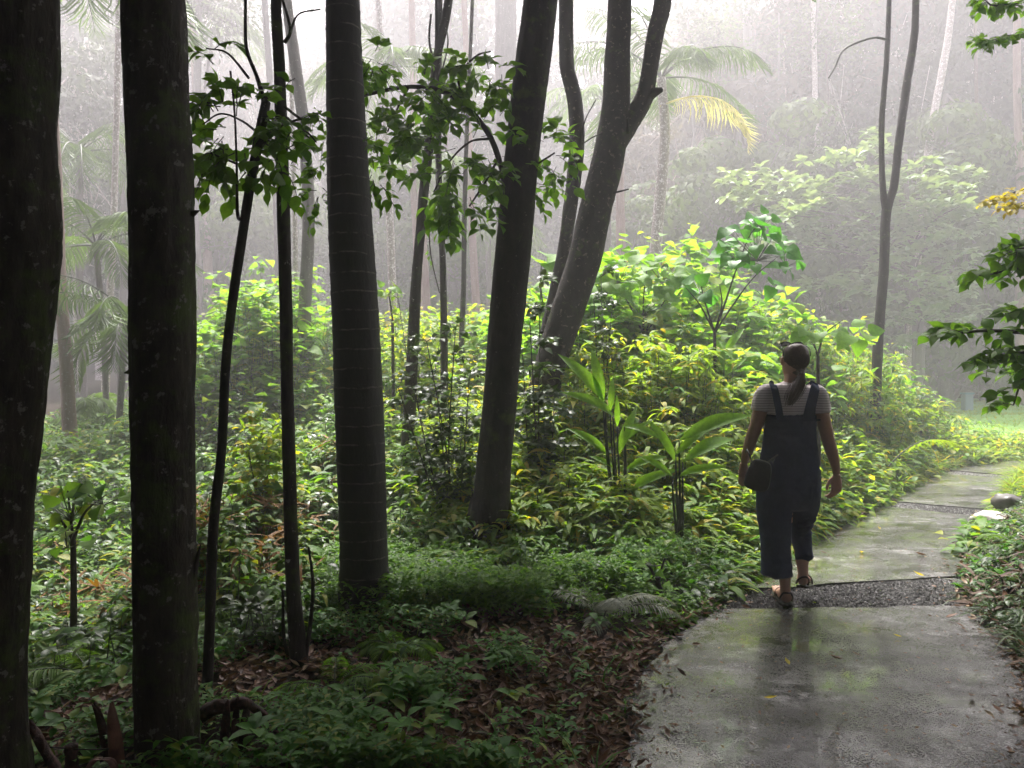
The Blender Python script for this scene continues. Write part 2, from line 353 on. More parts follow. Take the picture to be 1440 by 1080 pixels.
def concrete():
    m, nt, nd, lk = mat('wet_concrete'); v = coords(nt)
    big = noise_(nt, coords(nt, (1, 1.6, 1)), .9, 5, .6, .4); mid = noise_(nt, coords(nt, (.7, 1.5, 1)), 4.0, 7, .65, .3)
    fine = noise_(nt, v, 60, 6, .7); sp = noise_(nt, v, 180, 3, .7)
    c = ramp(nt, mid, [(.34, (.04, .039, .04)), (.46, (.12, .117, .118)), (.62, (.32, .31, .315))])
    c = mixc(nt, ramp(nt, big, [(.40, (.9, .9, .9)), (.52, (0, 0, 0))]), c, (.04, .038, .037))
    c = mixc(nt, ramp(nt, sp, [(.42, (1, 1, 1)), (.5, (0, 0, 0))]), c, (.02, .018, .017))
    c = mixc(nt, .8, c, ramp(nt, fine, [(.3, (.35, .35, .35)), (.7, (1.5, 1.5, 1.5))]), 'MULTIPLY')
    grime = noise_(nt, v, 11, 8, .75)
    c = mixc(nt, ramp(nt, grime, [(.50, (0, 0, 0)), (.56, (.9, .9, .9))]), c, (.026, .024, .024))
    # green algae stains where water stands
    def patch(x, y, rx, ry):
        mp = nd.new('ShaderNodeMapping'); tc = nd.new('ShaderNodeTexCoord'); lk.new(tc.outputs['Object'], mp.inputs[0])
        mp.inputs['Location'].default_value = (-x / rx, -y / ry, 0); mp.inputs['Scale'].default_value = (1 / rx, 1 / ry, 0)
        l = N_(nt, 'ShaderNodeVectorMath', operation='LENGTH'); lk.new(mp.outputs[0], l.inputs[0])
        a = N_(nt, 'ShaderNodeMath', operation='ADD'); lk.new(l.outputs['Value'], a.inputs[0]); lk.new(mid, a.inputs[1])
        return ramp(nt, a.outputs[0], [(.95, (1, 1, 1)), (1.0, (1, 1, 1))] if 0 else [(.0, (1, 1, 1)), (.75, (.85, .85, .85)), (1., (0, 0, 0))])
    gp = None
    for q in [(*G(1150, 745), .55, .9), (*G(1075, 800), .4, .5), (*G(1190, 885), .9, .35), (*G(1400, 1000), .25, .5)]:
        p = patch(*q); gp = p if gp is None else mixc(nt, 1.0, gp, p, 'LIGHTEN')
    c = mixc(nt, gp, c, mixc(nt, .3, c, (.09, .09, .03)))
    wv = N_(nt, 'ShaderNodeTexVoronoi', Scale=.75); wv.feature = 'DISTANCE_TO_EDGE'
    wn = N_(nt, 'ShaderNodeTexNoise', Scale=3.5, Detail=6.0, Roughness=.7); lk.new(v, wn.inputs['Vector']); wa = N_(nt, 'ShaderNodeVectorMath', operation='MULTIPLY_ADD'); lk.new(wn.outputs['Color'], wa.inputs[0]); wa.inputs[1].default_value = (.35, .35, 0); lk.new(v, wa.inputs[2]); lk.new(wa.outputs[0], wv.inputs['Vector'])
    crack = ramp(nt, wv.outputs['Distance'], [(0, (1, 1, 1)), (.004, (.8, .8, .8)), (.009, (0, 0, 0))])
    crack = mixc(nt, 1.0, crack, ramp(nt, noise_(nt, v, 1.3, 3), [(.45, (0, 0, 0)), (.55, (1, 1, 1))]), 'MULTIPLY')
    c = mixc(nt, crack, c, (.012, .011, .01))
    b = N_(nt, 'ShaderNodeBsdfPrincipled'); lk.new(c, b.inputs['Base Color'])
    wet = ramp(nt, mid, [(.38, (.06, .06, .06)), (.5, (.18, .18, .18)), (.6, (.42, .42, .42))])
    wet2 = mixc(nt, ramp(nt, big, [(.4, (0, 0, 0)), (.6, (1, 1, 1))]), (.09, .09, .09), wet)
    pm = mixc(nt, 1.0, ramp(nt, noise_(nt, v, 3.2, 5, .65), [(.40, (.15, .15, .15)), (.56, (1, 1, 1))]), ramp(nt, noise_(nt, v, 120, 3, .6), [(.47, (0, 0, 0)), (.53, (1, 1, 1))]), 'MULTIPLY')
    wet2 = mixc(nt, pm, wet2, (.7, .7, .7))
    lk.new(mixc(nt, pm, c, (.022, .02, .018)), b.inputs['Base Color'])
    lk.new(wet2, b.inputs['Roughness'])
    cw = mixc(nt, 1.0, ramp(nt, noise_(nt, coords(nt, (.8, 1.5, 1)), 1.7, 5, .6), [(.42, (.95, .95, .95)), (.56, (.1, .1, .1))]), ramp(nt, pm, [(0, (1, 1, 1)), (1, (.1, .1, .1))]), 'MULTIPLY')
    lk.new(cw, b.inputs['Coat Weight']); b.inputs['Coat Roughness'].default_value = .07; b.inputs['Coat IOR'].default_value = 1.5
    ad = N_(nt, 'ShaderNodeMath', operation='MULTIPLY_ADD'); lk.new(fine, ad.inputs[0]); ad.inputs[1].default_value = .6; lk.new(mid, ad.inputs[2])
    lk.new(bump(nt, ad.outputs[0], .3, .012), b.inputs['Normal']); out(nt, b.outputs[0]); return m
def asphalt():
    m, nt, nd, lk = mat('wet_asphalt'); v = coords(nt)
    vo = N_(nt, 'ShaderNodeTexVoronoi', Scale=75.0); lk.new(v, vo.inputs['Vector'])
    n = noise_(nt, v, 8, 5)
    c = mixc(nt, ramp(nt, n, [(.35, (0, 0, 0)), (.65, (1, 1, 1))]), (.018, .017, .018), (.06, .056, .055))
    c = mixc(nt, .6, c, ramp(nt, vo.outputs['Color'], [(.2, (.3, .3, .3)), (.9, (1.9, 1.85, 1.8))]), 'MULTIPLY')
    b = N_(nt, 'ShaderNodeBsdfPrincipled', Roughness=.32); lk.new(c, b.inputs['Base Color'])
    iv = N_(nt, 'ShaderNodeMath', operation='SUBTRACT'); iv.inputs[0].default_value = 1; lk.new(vo.outputs['Distance'], iv.inputs[1])
    lk.new(bump(nt, iv.outputs[0], 1, .012), b.inputs['Normal']); out(nt, b.outputs[0]); return m
M['conc'] = concrete(); M['asph'] = asphalt()
def slab(name, r0, r1, z, m, label, lip=.012, nu=60, seed=0, rough=1.0):
    L = Lp[r0:r1 + 1]; R = Rp[r0:r1 + 1]; nv = 14 * (r1 - r0) + 2
    tt = np.linspace(0, len(L) - 1, nv); ii = np.arange(len(L)); Ls = np.stack([np.interp(tt, ii, L[:, q]) for q in (0, 1)], -1); Rs = np.stack([np.interp(tt, ii, R[:, q]) for q in (0, 1)], -1); u = np.linspace(0, 1, nu)
    if nv > 30:
        for A_ in (Ls, Rs):
            for _ in range(3): A_[1:-1] = (A_[:-2] + 2 * A_[1:-1] + A_[2:]) / 4
    Q = Ls[:, None] * (1 - u)[None, :, None] + Rs[:, None] * u[None, :, None]
    x, y = Q[..., 0].copy(), Q[..., 1].copy()
    ed = .07 * vn(np.arange(nv) * .43, 0, 0, seed)[:, None] * (u < .01) + .07 * vn(np.arange(nv) * .43, 5, 0, seed)[:, None] * (u > .99)
    x += ed
    k = .02 * vn(x[0] * 6, 0, 0, seed + 1); y[0] += k * rough; k = .02 * vn(x[-1] * 6, 3, 0, seed + 1); y[-1] += k * rough
    zz = z + .006 * vn(x * 1.2, y * 1.2, 0, seed) + .003 * vn(x * 5, y * 5, 0, seed)
    V = np.stack([x, y, zz], -1); mb = MB(); i = np.arange(nv - 1)[:, None] * nu + np.arange(nu - 1)[None]
    mb.add(V, np.stack([i, i + 1, i + nu + 1, i + nu], -1).reshape(-1, 4))
    bd = np.concatenate([np.arange(nu), nu * np.arange(1, nv) + nu - 1, nu * (nv - 1) + np.arange(nu - 2, -1, -1), nu * np.arange(nv - 2, 0, -1)])
    B = V.reshape(-1, 3)[bd]; n = len(bd); B2 = B.copy(); B2[:, 2] -= .09
    j = np.arange(n); mb.add(np.vstack([B, B2]), np.stack([j, j + n, (j + 1) % n + n, (j + 1) % n], -1))
    o = mb.build(name, m); tag(o, label, kind='structure'); 
    return o
slab('path', 0, 4, .0, M['conc'], 'wet concrete path slab in the foreground', seed=1)
slab('path', 5, 7, .004, M['conc'], 'wet concrete path slab beyond the person', seed=2)
slab('path', 8, 9, .004, M['conc'], 'third concrete path slab', seed=3)
slab('path', 10, 12, .004, M['conc'], 'far concrete path slab', seed=4)
slab('path_joint', 4, 5, -.014, M['asph'], 'dark asphalt patch across the path under the sandals', seed=5, rough=0)
slab('path_joint', 7, 8, -.012, M['asph'], 'second asphalt strip', seed=6, rough=0)
slab('path_joint', 9, 10, -.012, M['asph'], 'third asphalt strip', seed=7, rough=0)
# lawn beyond the bend
lx = np.linspace(7.5, 34, 50); ly = np.linspace(15.5, 30, 40); X, Y = np.meshgrid(lx, ly); mb = MB()
Z = gz(X, Y) + .03; i = np.arange(39)[:, None] * 50 + np.arange(49)[None]
mb.add(np.stack([X, Y, Z], -1), np.stack([i, i + 1, i + 51, i + 50], -1).reshape(-1, 4))
M['lawn'] = plain('lawn_grass', (.22, .42, .07), .7, f=3, c2=(.15, .32, .05), bs=.4)
tag(mb.build('lawn', M['lawn']), kind='structure')

# ================================================================ camera, light, air
cam = bpy.data.objects.new('camera', bpy.data.cameras.new('camera')); COL.objects.link(cam)
cam.location = (0, 0, CH); cam.rotation_euler = (PI / 2, 0, 0); cam.data.sensor_width = 36; cam.data.lens = 27
cam.data.shift_y = -20 / 1440; cam.data.clip_end = 600; cam.data.clip_start = .05; SC.camera = cam
SUN_EL, SUN_AZ = math.radians(60), math.radians(-8)     # azimuth from +Y towards +X
w = bpy.data.worlds.new('World'); SC.world = w; w.use_nodes = True; nt = w.node_tree; nt.nodes.clear()
sky = nt.nodes.new('ShaderNodeTexSky'); sky.sky_type = 'NISHITA'; sky.sun_disc = False
sky.sun_elevation = SUN_EL; sky.sun_rotation = SUN_AZ; sky.air_density = 1.0; sky.dust_density = 6.0; sky.ozone_density = 1.0
hs = nt.nodes.new('ShaderNodeHueSaturation'); hs.inputs['Saturation'].default_value = .35
tn = nt.nodes.new('ShaderNodeMix'); tn.data_type = 'RGBA'; tn.blend_type = 'MULTIPLY'; tn.inputs[0].default_value = 1; tn.inputs[7].default_value = (1, .955, 1.0, 1)
bg = nt.nodes.new('ShaderNodeBackground'); bg.inputs[1].default_value = .115; wo = nt.nodes.new('ShaderNodeOutputWorld')
nt.links.new(sky.outputs[0], hs.inputs['Color']); nt.links.new(hs.outputs[0], tn.inputs[6]); nt.links.new(tn.outputs[2], bg.inputs[0]); nt.links.new(bg.outputs[0], wo.inputs[0])
sl = bpy.data.lights.new('sun', 'SUN'); sl.energy = 5.0; sl.angle = math.radians(12); sl.color = (1, .96, .9)
so = bpy.data.objects.new('sun', sl); COL.objects.link(so)
d = Vector((math.sin(SUN_AZ) * math.cos(SUN_EL), math.cos(SUN_AZ) * math.cos(SUN_EL), math.sin(SUN_EL)))
so.rotation_euler = d.to_track_quat('Z', 'Y').to_euler(); so.location = (0, 20, 30)
SC.view_settings.view_transform = 'Standard'; SC.view_settings.look = 'None'; SC.view_settings.exposure = EXPO; SC.view_settings.gamma = 1
SC.render.engine = 'CYCLES'; cy = SC.cycles
cy.max_bounces = 6; cy.diffuse_bounces = 3; cy.glossy_bounces = 2; cy.transmission_bounces = 3; cy.volume_bounces = 1; cy.transparent_max_bounces = 6
cy.use_denoising = True; cy.sample_clamp_indirect = 6; cy.sample_clamp_direct = 0
try: cy.denoiser = 'OPENIMAGEDENOISE'; cy.denoising_input_passes = 'RGB_ALBEDO_NORMAL'; cy.denoising_prefilter = 'ACCURATE'
except Exception: pass
cy.use_adaptive_sampling = False; cy.caustics_reflective = False; cy.caustics_refractive = False
def haze():
    mb = MB(); x0, x1, y0, y1, z0, z1 = -92, 92, -32, 122, -3.2, 38
    V = [(x, y, z) for z in (z0, z1) for y in (y0, y1) for x in (x0, x1)]
    mb.add(V, [(0, 2, 3, 1), (4, 5, 7, 6), (0, 1, 5, 4), (2, 6, 7, 3), (0, 4, 6, 2), (1, 3, 7, 5)])
    m = bpy.data.materials.new('haze'); m.use_nodes = True; nt = m.node_tree; nt.nodes.clear()
    v = nt.nodes.new('ShaderNodeVolumePrincipled'); v.inputs['Color'].default_value = (.92, .9, .94, 1)
    v.inputs['Density'].default_value = FOG; v.inputs['Anisotropy'].default_value = .55
    o = nt.nodes.new('ShaderNodeOutputMaterial'); nt.links.new(v.outputs[0], o.inputs['Volume'])
    m.cycles.homogeneous_volume = True
    tag(mb.build('haze', m, smooth=False), kind='stuff')
if FOG > 0: haze()
# ================================================================ trees
def ground_at(p): return float(gz(np.array([p[0]]), np.array([p[1]]))[0])
def px_trunk(rows, d, ztop=10.5, drop=.25, up=None):
    """rows (px, py, width_px[, depth]) bottom to top -> centre points and radii, run down into the soil and up to the crown"""
    pts = []; rad = []
    for r in rows:
        dd = r[3] if len(r) > 3 else d
        pts.append(P(r[0], r[1], dd)); rad.append(r[2] / 2 / F * dd)
    g = ground_at(pts[0])
    if pts[0][2] > g - drop + .05:
        v = (pts[0] - pts[1]); v = v / abs(v[2]); pts.insert(0, pts[0] + v * (pts[0][2] - g + drop)); rad.insert(0, rad[0] * 1.12)
    if ztop and pts[-1][2] < ztop:
        v = (pts[-1] - pts[-2]); v = v / v[2]; v[:2] *= .6
        h = ztop - pts[-1][2]
        pts.append(pts[-1] + v * h * .5); rad.append(rad[-1] * .85); pts.append(pts[-1] + v * h * .5); rad.append(rad[-1] * .6)
    return np.array(pts), np.array(rad)
def root_at(pts): 
    p = pts[0].copy(); p[2] = ground_at(p); return p
def crown_mb(c, R, ncl, per, size, tpl=L_SIMPLE, r=None, hang=.2, cl=.55, m0=0, shell=True, form=False, bases=None, br=.03, mb=None, mbr=None):
    """leaf clumps through an ellipsoid round c with radii R, each on a branch from a point of bases"""
    r = r or rng; mb = mb or MB(); mbr = mbr or MB()
    u = nrm(r.normal(0, 1, (ncl, 3))); rr = r.uniform(.35 if shell else 0, 1, (ncl, 1)) ** .6
    cc = np.asarray(c) + u * rr * np.asarray(R); cc += r.normal(0, .12, (ncl, 3)) * np.asarray(R)
    if form:
        for k in range(ncl):
            u_ = nrm(r.normal(0, 1, (per, 3)) + [0, 0, .35]); sc_ = cl * r.uniform(1.1, 2.2) * np.array([1, 1, .62]); rad_ = (1 + .18 * vn(u_[:, 0] * 2.5 + k, u_[:, 1] * 2.5, u_[:, 2] * 2.5, 3)) * r.uniform(.86, 1.05, per)
            p = cc[k] + u_ * sc_ * rad_[:, None]; a = np.cross(u_, r.normal(0, 1, (per, 3))); a[:, 2] -= .3
            inst(mb, tpl, p, a, u_ + r.normal(0, .28, (per, 3)) + [0, 0, .35], r.uniform(.8, 1.3, per) * size, m0)
        ncl_, ncl2 = ncl, 0
    for k in range(0 if form else ncl):
        p = cc[k] + r.normal(0, 1, (per, 3)) * np.array([cl, cl, cl * .45])
        a = nrm(p - cc[k]) + r.normal(0, .5, (per, 3)); a[:, 2] -= hang
        nn = r.normal(0, .5, (per, 3)) + [0, 0, 1]
        inst(mb, tpl, p, a, nn, r.uniform(.7, 1.25, per) * size, m0)
    if bases is not None:
        bs = bases[r.integers(0, len(bases), ncl)]
        mid = (bs + cc) / 2 + r.normal(0, .2, (ncl, 3)) + [0, 0, -.15]
        sticks(mbr, bs, mid, br, br * .6, 4); sticks(mbr, mid, cc, br * .6, br * .2, 4)
    return mb, mbr
def near_tree(name, label, cat, rows, d, bm, crown=None, nseg=40, amp=.04, n=None, fr=(6, 3), seed=0, ring=0, ringfr=9, group=None, ztop=10.5, csize=.26, flare=None, extra=None, cn=70, cper=60):
    pts, rad = px_trunk(rows, d, ztop)
    rt = root_at(pts); t = thing(name, rt, label, cat, group); mb = MB()
    tube(mb, pts - rt, rad, nseg, n or len(pts) * 14, 0, amp, fr, seed, True, ring, ringfr)
    if flare:   # buttress roots
        for k in range(flare):
            a = k * 2 * PI / flare + seed; e = np.array([math.cos(a), math.sin(a), 0]) * rad[0]
            q = [pts[0] - rt + e * .3 + [0, 0, .75], pts[0] - rt + e * .75 + [0, 0, .42], pts[0] - rt + e * 1.5 + [0, 0, .18], pts[0] - rt + e * 2.6 + [0, 0, .05]]
            for w_ in q: w_[2] += .0
            tube(mb, np.array(q), [rad[0] * .5, rad[0] * .5, rad[0] * .34, rad[0] * .12], 12, 14, 0, .08, fr, seed + k)
    mb.build('trunk', bm, t)
    if crown:
        R_, ch = crown; c = pts[-1] - rt + np.array([0, 0, ch]); bases = (pts[-2:] - rt)
        ml, mr = crown_mb(c, R_, cn, cper, csize, r=np.random.default_rng(seed + 50), bases=bases, br=.05, cl=.6)
        ml.build('crown', M['lf_dark'], t); mr.build('branch', bm, t)
    return t, pts, rad, rt

T1, *_ = near_tree('tree', 'thick dark trunk with bulging bark cut by the left edge of the photo', 'tree',
    [(2, 1250, 122), (-20, 1000, 100), (-12, 800, 98), (-8, 700, 98), (4, 560, 104), (14, 430, 110), (23, 330, 112), (18, 180, 112), (20, 60, 113), (20, 0, 113), (22, -300, 110)],
    2.6, M['bk_moss'], ((3.4, 3.4, 1.6), .5), nseg=90, n=340, amp=.05, seed=1, fr=(7, 4))
T2, *_ = near_tree('tree', 'straight thick trunk with flecked bark and a small pointed snag, second from the left', 'tree',
    [(238, 1250, 88), (236, 1080, 84), (233, 900, 84), (231, 700, 83), (229, 540, 84), (229, 400, 86), (226, 250, 85), (219, 120, 85), (215, 0, 85), (208, -300, 82)],
    2.9, M['bk_moss'], ((3.2, 3.2, 1.6), .5), nseg=90, n=340, amp=.042, seed=2, fr=(7, 5))
def knob(t, px, py, d, r, v, m, L=.06):
    rt = np.array(t.location); mb = MB(); p = P(px, py, d) - rt; v = np.array(v, float)
    tube(mb, [p - v * .03, p, p + v * L * .5, p + v * L], [r * 1.4, r, r * .55, r * .1], 12, 12, 0, .12, (6, 30), 3); mb.build('knot', m, t)
knob(T2, 271, 300, 2.9, .014, (.9, -.1, .35), M['bk_moss'], .03); knob(T2, 188, 522, 2.9, .02, (-.9, -.2, -.2), M['bk_moss'], .035)
knob(T2, 270, 812, 2.9, .018, (.25, 0, .95), M['bk_moss'], .13); knob(T1, 72, 400, 2.6, .015, (.9, 0, .5), M['bk_moss'], .03)
T5, p5, r5, rt5 = near_tree('palm_tree', 'dark ringed palm trunk standing left of centre', 'palm',
    [(513, 905, 82), (512, 840, 72), (511, 760, 66), (506, 600, 68), (500, 450, 65), (492, 300, 61), (486, 150, 53), (482, 0, 47), (478, -200, 44)],
    4.55, M['bk_palm'], None, nseg=48, n=420, amp=.012, seed=3, ring=.022, ringfr=9.0, fr=(4, 1.5))
T9, *_ = near_tree('tree', 'smooth dark trunk leaning right, nearest the bend of the undergrowth', 'tree',
    [(688, 805, 62), (687, 770, 54), (695, 650, 49), (705, 540, 47), (714, 430, 49), (725, 320, 50), (736, 200, 48), (748, 100, 49), (760, 0, 48), (775, -150, 46)],
    6.1, M['bk_smooth'], ((3.6, 3.6, 1.7), .4), nseg=48, n=200, amp=.03, seed=4, flare=5)
# forked leaning tree
T10, p10, r10, rt10 = near_tree('tree', 'big forked trunk leaning right behind the undergrowth', 'tree',
    [(748, 640, 62), (757, 590, 52), (772, 520, 44), (797, 440, 46), (820, 370, 47), (836, 300, 46), (856, 220, 44), (866, 150, 40), (868, 80, 36), (872, 0, 33), (878, -200, 30)],
    8.0, M['bk_fork'], ((3, 3, 1.5), .4), nseg=40, n=200, amp=.03, seed=5, flare=4)
mb = MB(); q = np.array([P(*a) for a in [(866, 205, 8.0), (886, 172, 8.0), (905, 138, 7.97), (913, 100, 7.95), (922, 45, 7.95), (934, -10, 7.95), (960, -200, 7.9), (985, -420, 7.9)]]) - rt10
tube(mb, q, np.array([14, 14, 13, 11.5, 12, 12, 10, 8]) / F * 8, 24, 90, 0, .04, (6, 3), 8)
q2 = np.array([P(*a) for a in [(906, 138, 7.95), (918, 131, 7.93), (931, 126, 7.9)]]) - rt10; tube(mb, q2, np.array([9, 7, 3.5]) / F * 8, 14, 12, 0, .1, (6, 8), 3)
mb.build('limb', M['bk_fork'], T10)
mb = MB(); q = np.array([P(*a) for a in [(770, 470, 8.2), (785, 400, 8.3), (795, 340, 8.3), (805, 270, 8.3), (811, 200, 8.3), (808, 140, 8.3), (797, 90, 8.3), (796, 0, 8.3), (792, -200, 8.3), (785, -420, 8.3)]]) - rt10
tube(mb, q, np.array([11, 11, 9.5, 10, 11, 10.5, 10, 10, 9, 8]) / F * 8.3, 24, 110, 0, .05, (6, 3), 9); mb.build('stem', M['bk_fork'], T10)

twl = [(7.9, [(884, 188, 4), (880, 160, 3), (868, 185, 2.5), (840, 190, 2), (815, 205, 1.5)]), (7.9, [(858, 272, 4), (868, 270, 3), (884, 266, 2)]), (8.2, [(800, 300, 3), (815, 260, 2.5), (820, 180, 2), (838, 140, 1.5)])]
# thin poles
def pole(name, label, rows, d, bm, seed, ztop=9.0, amp=.06, crown=None, cat='tree', group=None, nseg=14):
    return near_tree(name, label, cat, rows, d, bm, crown, nseg=nseg, n=70, amp=amp, seed=seed, ztop=ztop, group=group, csize=.2, cn=26, cper=40, fr=(4, 6))
_twl = twl
T3, p3, r3, rt3 = pole('sapling', 'thin curved sapling with a snapped top and leafy twigs, right of the second trunk',
    [(288, 1100, 17), (291, 990, 15), (296, 850, 14), (300, 740, 14), (311, 640, 13), (317, 520, 12.5), (326, 430, 13), (338, 350, 13), (352, 260, 13), (366, 185, 14), (374, 143, 13)], 3.4, M['bk_smooth'], 11, ztop=None)
def twigs(t, lines, m, name='branch', amp=.05, nseg=8):
    rt = np.array(t.location)
    for d, L in lines:
        mb = MB(); pts = np.array([P(a[0], a[1], a[3] if len(a) > 3 else d) for a in L]) - rt
        tube(mb, pts, np.array([a[2] for a in L]) / 2 / F * d, nseg, len(L) * 6, 0, amp, (4, 20), 3); mb.build(name, m, t)
twigs(T10, _twl, M['bk_smooth'])
twigs(T3, [(3.4, [(372, 146, 8), (362, 110, 6), (347, 70, 5), (345, 30, 5), (346, -40, 4)]),
           (3.38, [(340, 310, 6), (334, 300, 5), (333, 240, 3.5), (330, 160, 3), (324, 100, 3)]),
           (3.4, [(366, 190, 4), (340, 170, 3), (310, 160, 2.5), (285, 175, 2)]),
           (3.4, [(360, 215, 4), (400, 175, 3), (430, 185, 2.5), (445, 200, 2)]),
           (3.4, [(355, 240, 4), (320, 225, 3), (295, 215, 2)]), (3.4, [(350, 110, 4), (320, 75, 3), (290, 68, 2)]),
           (3.35, [(374, 145, 5), (380, 133, 3), (383, 130, 2)]), (3.35, [(372, 145, 5), (376, 130, 2), (377, 128, 1)])], M['bk_smooth'])
T4, p4, r4, rt4 = pole('sapling', 'straight thin dark pole-like trunk with twigs, left of the ringed palm',
    [(425, 985, 30), (418, 900, 24), (412, 820, 20), (408, 700, 19), (404, 560, 18), (402, 430, 18), (398, 270, 18), (393, 100, 16), (388, 0, 15), (384, -200, 14)], 3.8, M['bk_dark'], 12, crown=((1.6, 1.6, 1), .2))
twigs(T4, [(3.8, [(400, 60, 6), (408, 45, 5), (404, 22, 4), (395, -6, 3)]), (3.8, [(408, 45, 4), (420, 20, 3), (450, 13, 2)]),
           (3.8, [(404, 292, 5), (410, 290, 4), (419, 283, 2.5)]), (3.78, [(400, 150, 4), (430, 170, 3.5), (452, 156, 3)]), (3.8, [(404, 165, 3), (425, 185, 2.5), (440, 198, 2)]), (3.8, [(424, 960, 7), (436, 880, 6), (440, 820, 5), (434, 770, 3)]), (3.82, [(418, 960, 6), (400, 900, 5), (398, 830, 4)]),
           (3.78, [(400, 175, 4), (440, 160, 3)])], M['bk_dark'])
T6, *_ = pole('tree', 'slim trunk bending right, behind and right of the ringed palm', [(570, 712, 20), (573, 620, 18), (579, 520, 17), (585, 400, 15), (590, 340, 14), (597, 260, 14), (607, 170, 13), (613, 90, 12), (628, 20, 12), (634, -40, 12), (645, -200, 11)], 8.0, M['bk_dark'], 13, crown=((1.8, 1.8, 1.2), .2))
twigs(T6, [(8, [(607, 170, 6), (612, 100, 5), (614, 50, 5), (614, -10, 5)]), (8, [(615, 100, 4), (604, 60, 3), (606, 20, 3)]), (8, [(606, 140, 3), (618, 110, 2.5), (630, 60, 2), (622, 20, 2)]),
           (8, [(594, 290, 2), (602, 310, 2), (606, 360, 1.8), (618, 412, 1.5)])], M['bk_dark'])
T7, *_ = pole('tree', 'slender upright stem between the slim bent trunk and the smooth leaning trunk', [(625, 560, 11), (624, 450, 10), (622, 350, 9), (617, 250, 9), (617, 120, 8), (619, 0, 7), (619, -120, 7)], 9, M['bk_dark'], 14)
T8, *_ = pole('tree', 'thinnest dark stem just left of the leaning smooth trunk', [(648, 600, 9), (649, 480, 8), (652, 400, 7), (653, 310, 7), (656, 200, 6), (662, 60, 5), (668, -100, 5)], 11, M['bk_dark'], 15)
T11, p11, r11, rt11 = pole('tree', 'slender forked trunk standing right of the walking person', [(1230, 590, 15), (1233, 520, 14), (1237, 450, 13), (1243, 380, 13), (1246, 300, 13), (1257, 262, 11), (1264, 200, 11), (1275, 120, 11), (1285, 55, 10), (1288, 0, 9), (1292, -200, 9)], 11, M['bk_smooth'], 16, crown=((2, 2, 1.2), .2))
twigs(T11, [(11, [(1246, 300, 11), (1242, 270, 9), (1240, 230, 8), (1240, 170, 8), (1246, 95, 7.5), (1249, 40, 7), (1252, -60, 6), (1256, -200, 6)])], M['bk_smooth'], 'stem')
twigs(T11, [(11, [(1247, 56, 4), (1230, 53, 3), (1205, 60, 3), (1185, 72, 2.5), (1174, 95, 2), (1165, 110, 2)])], M['stem'], 'branch')

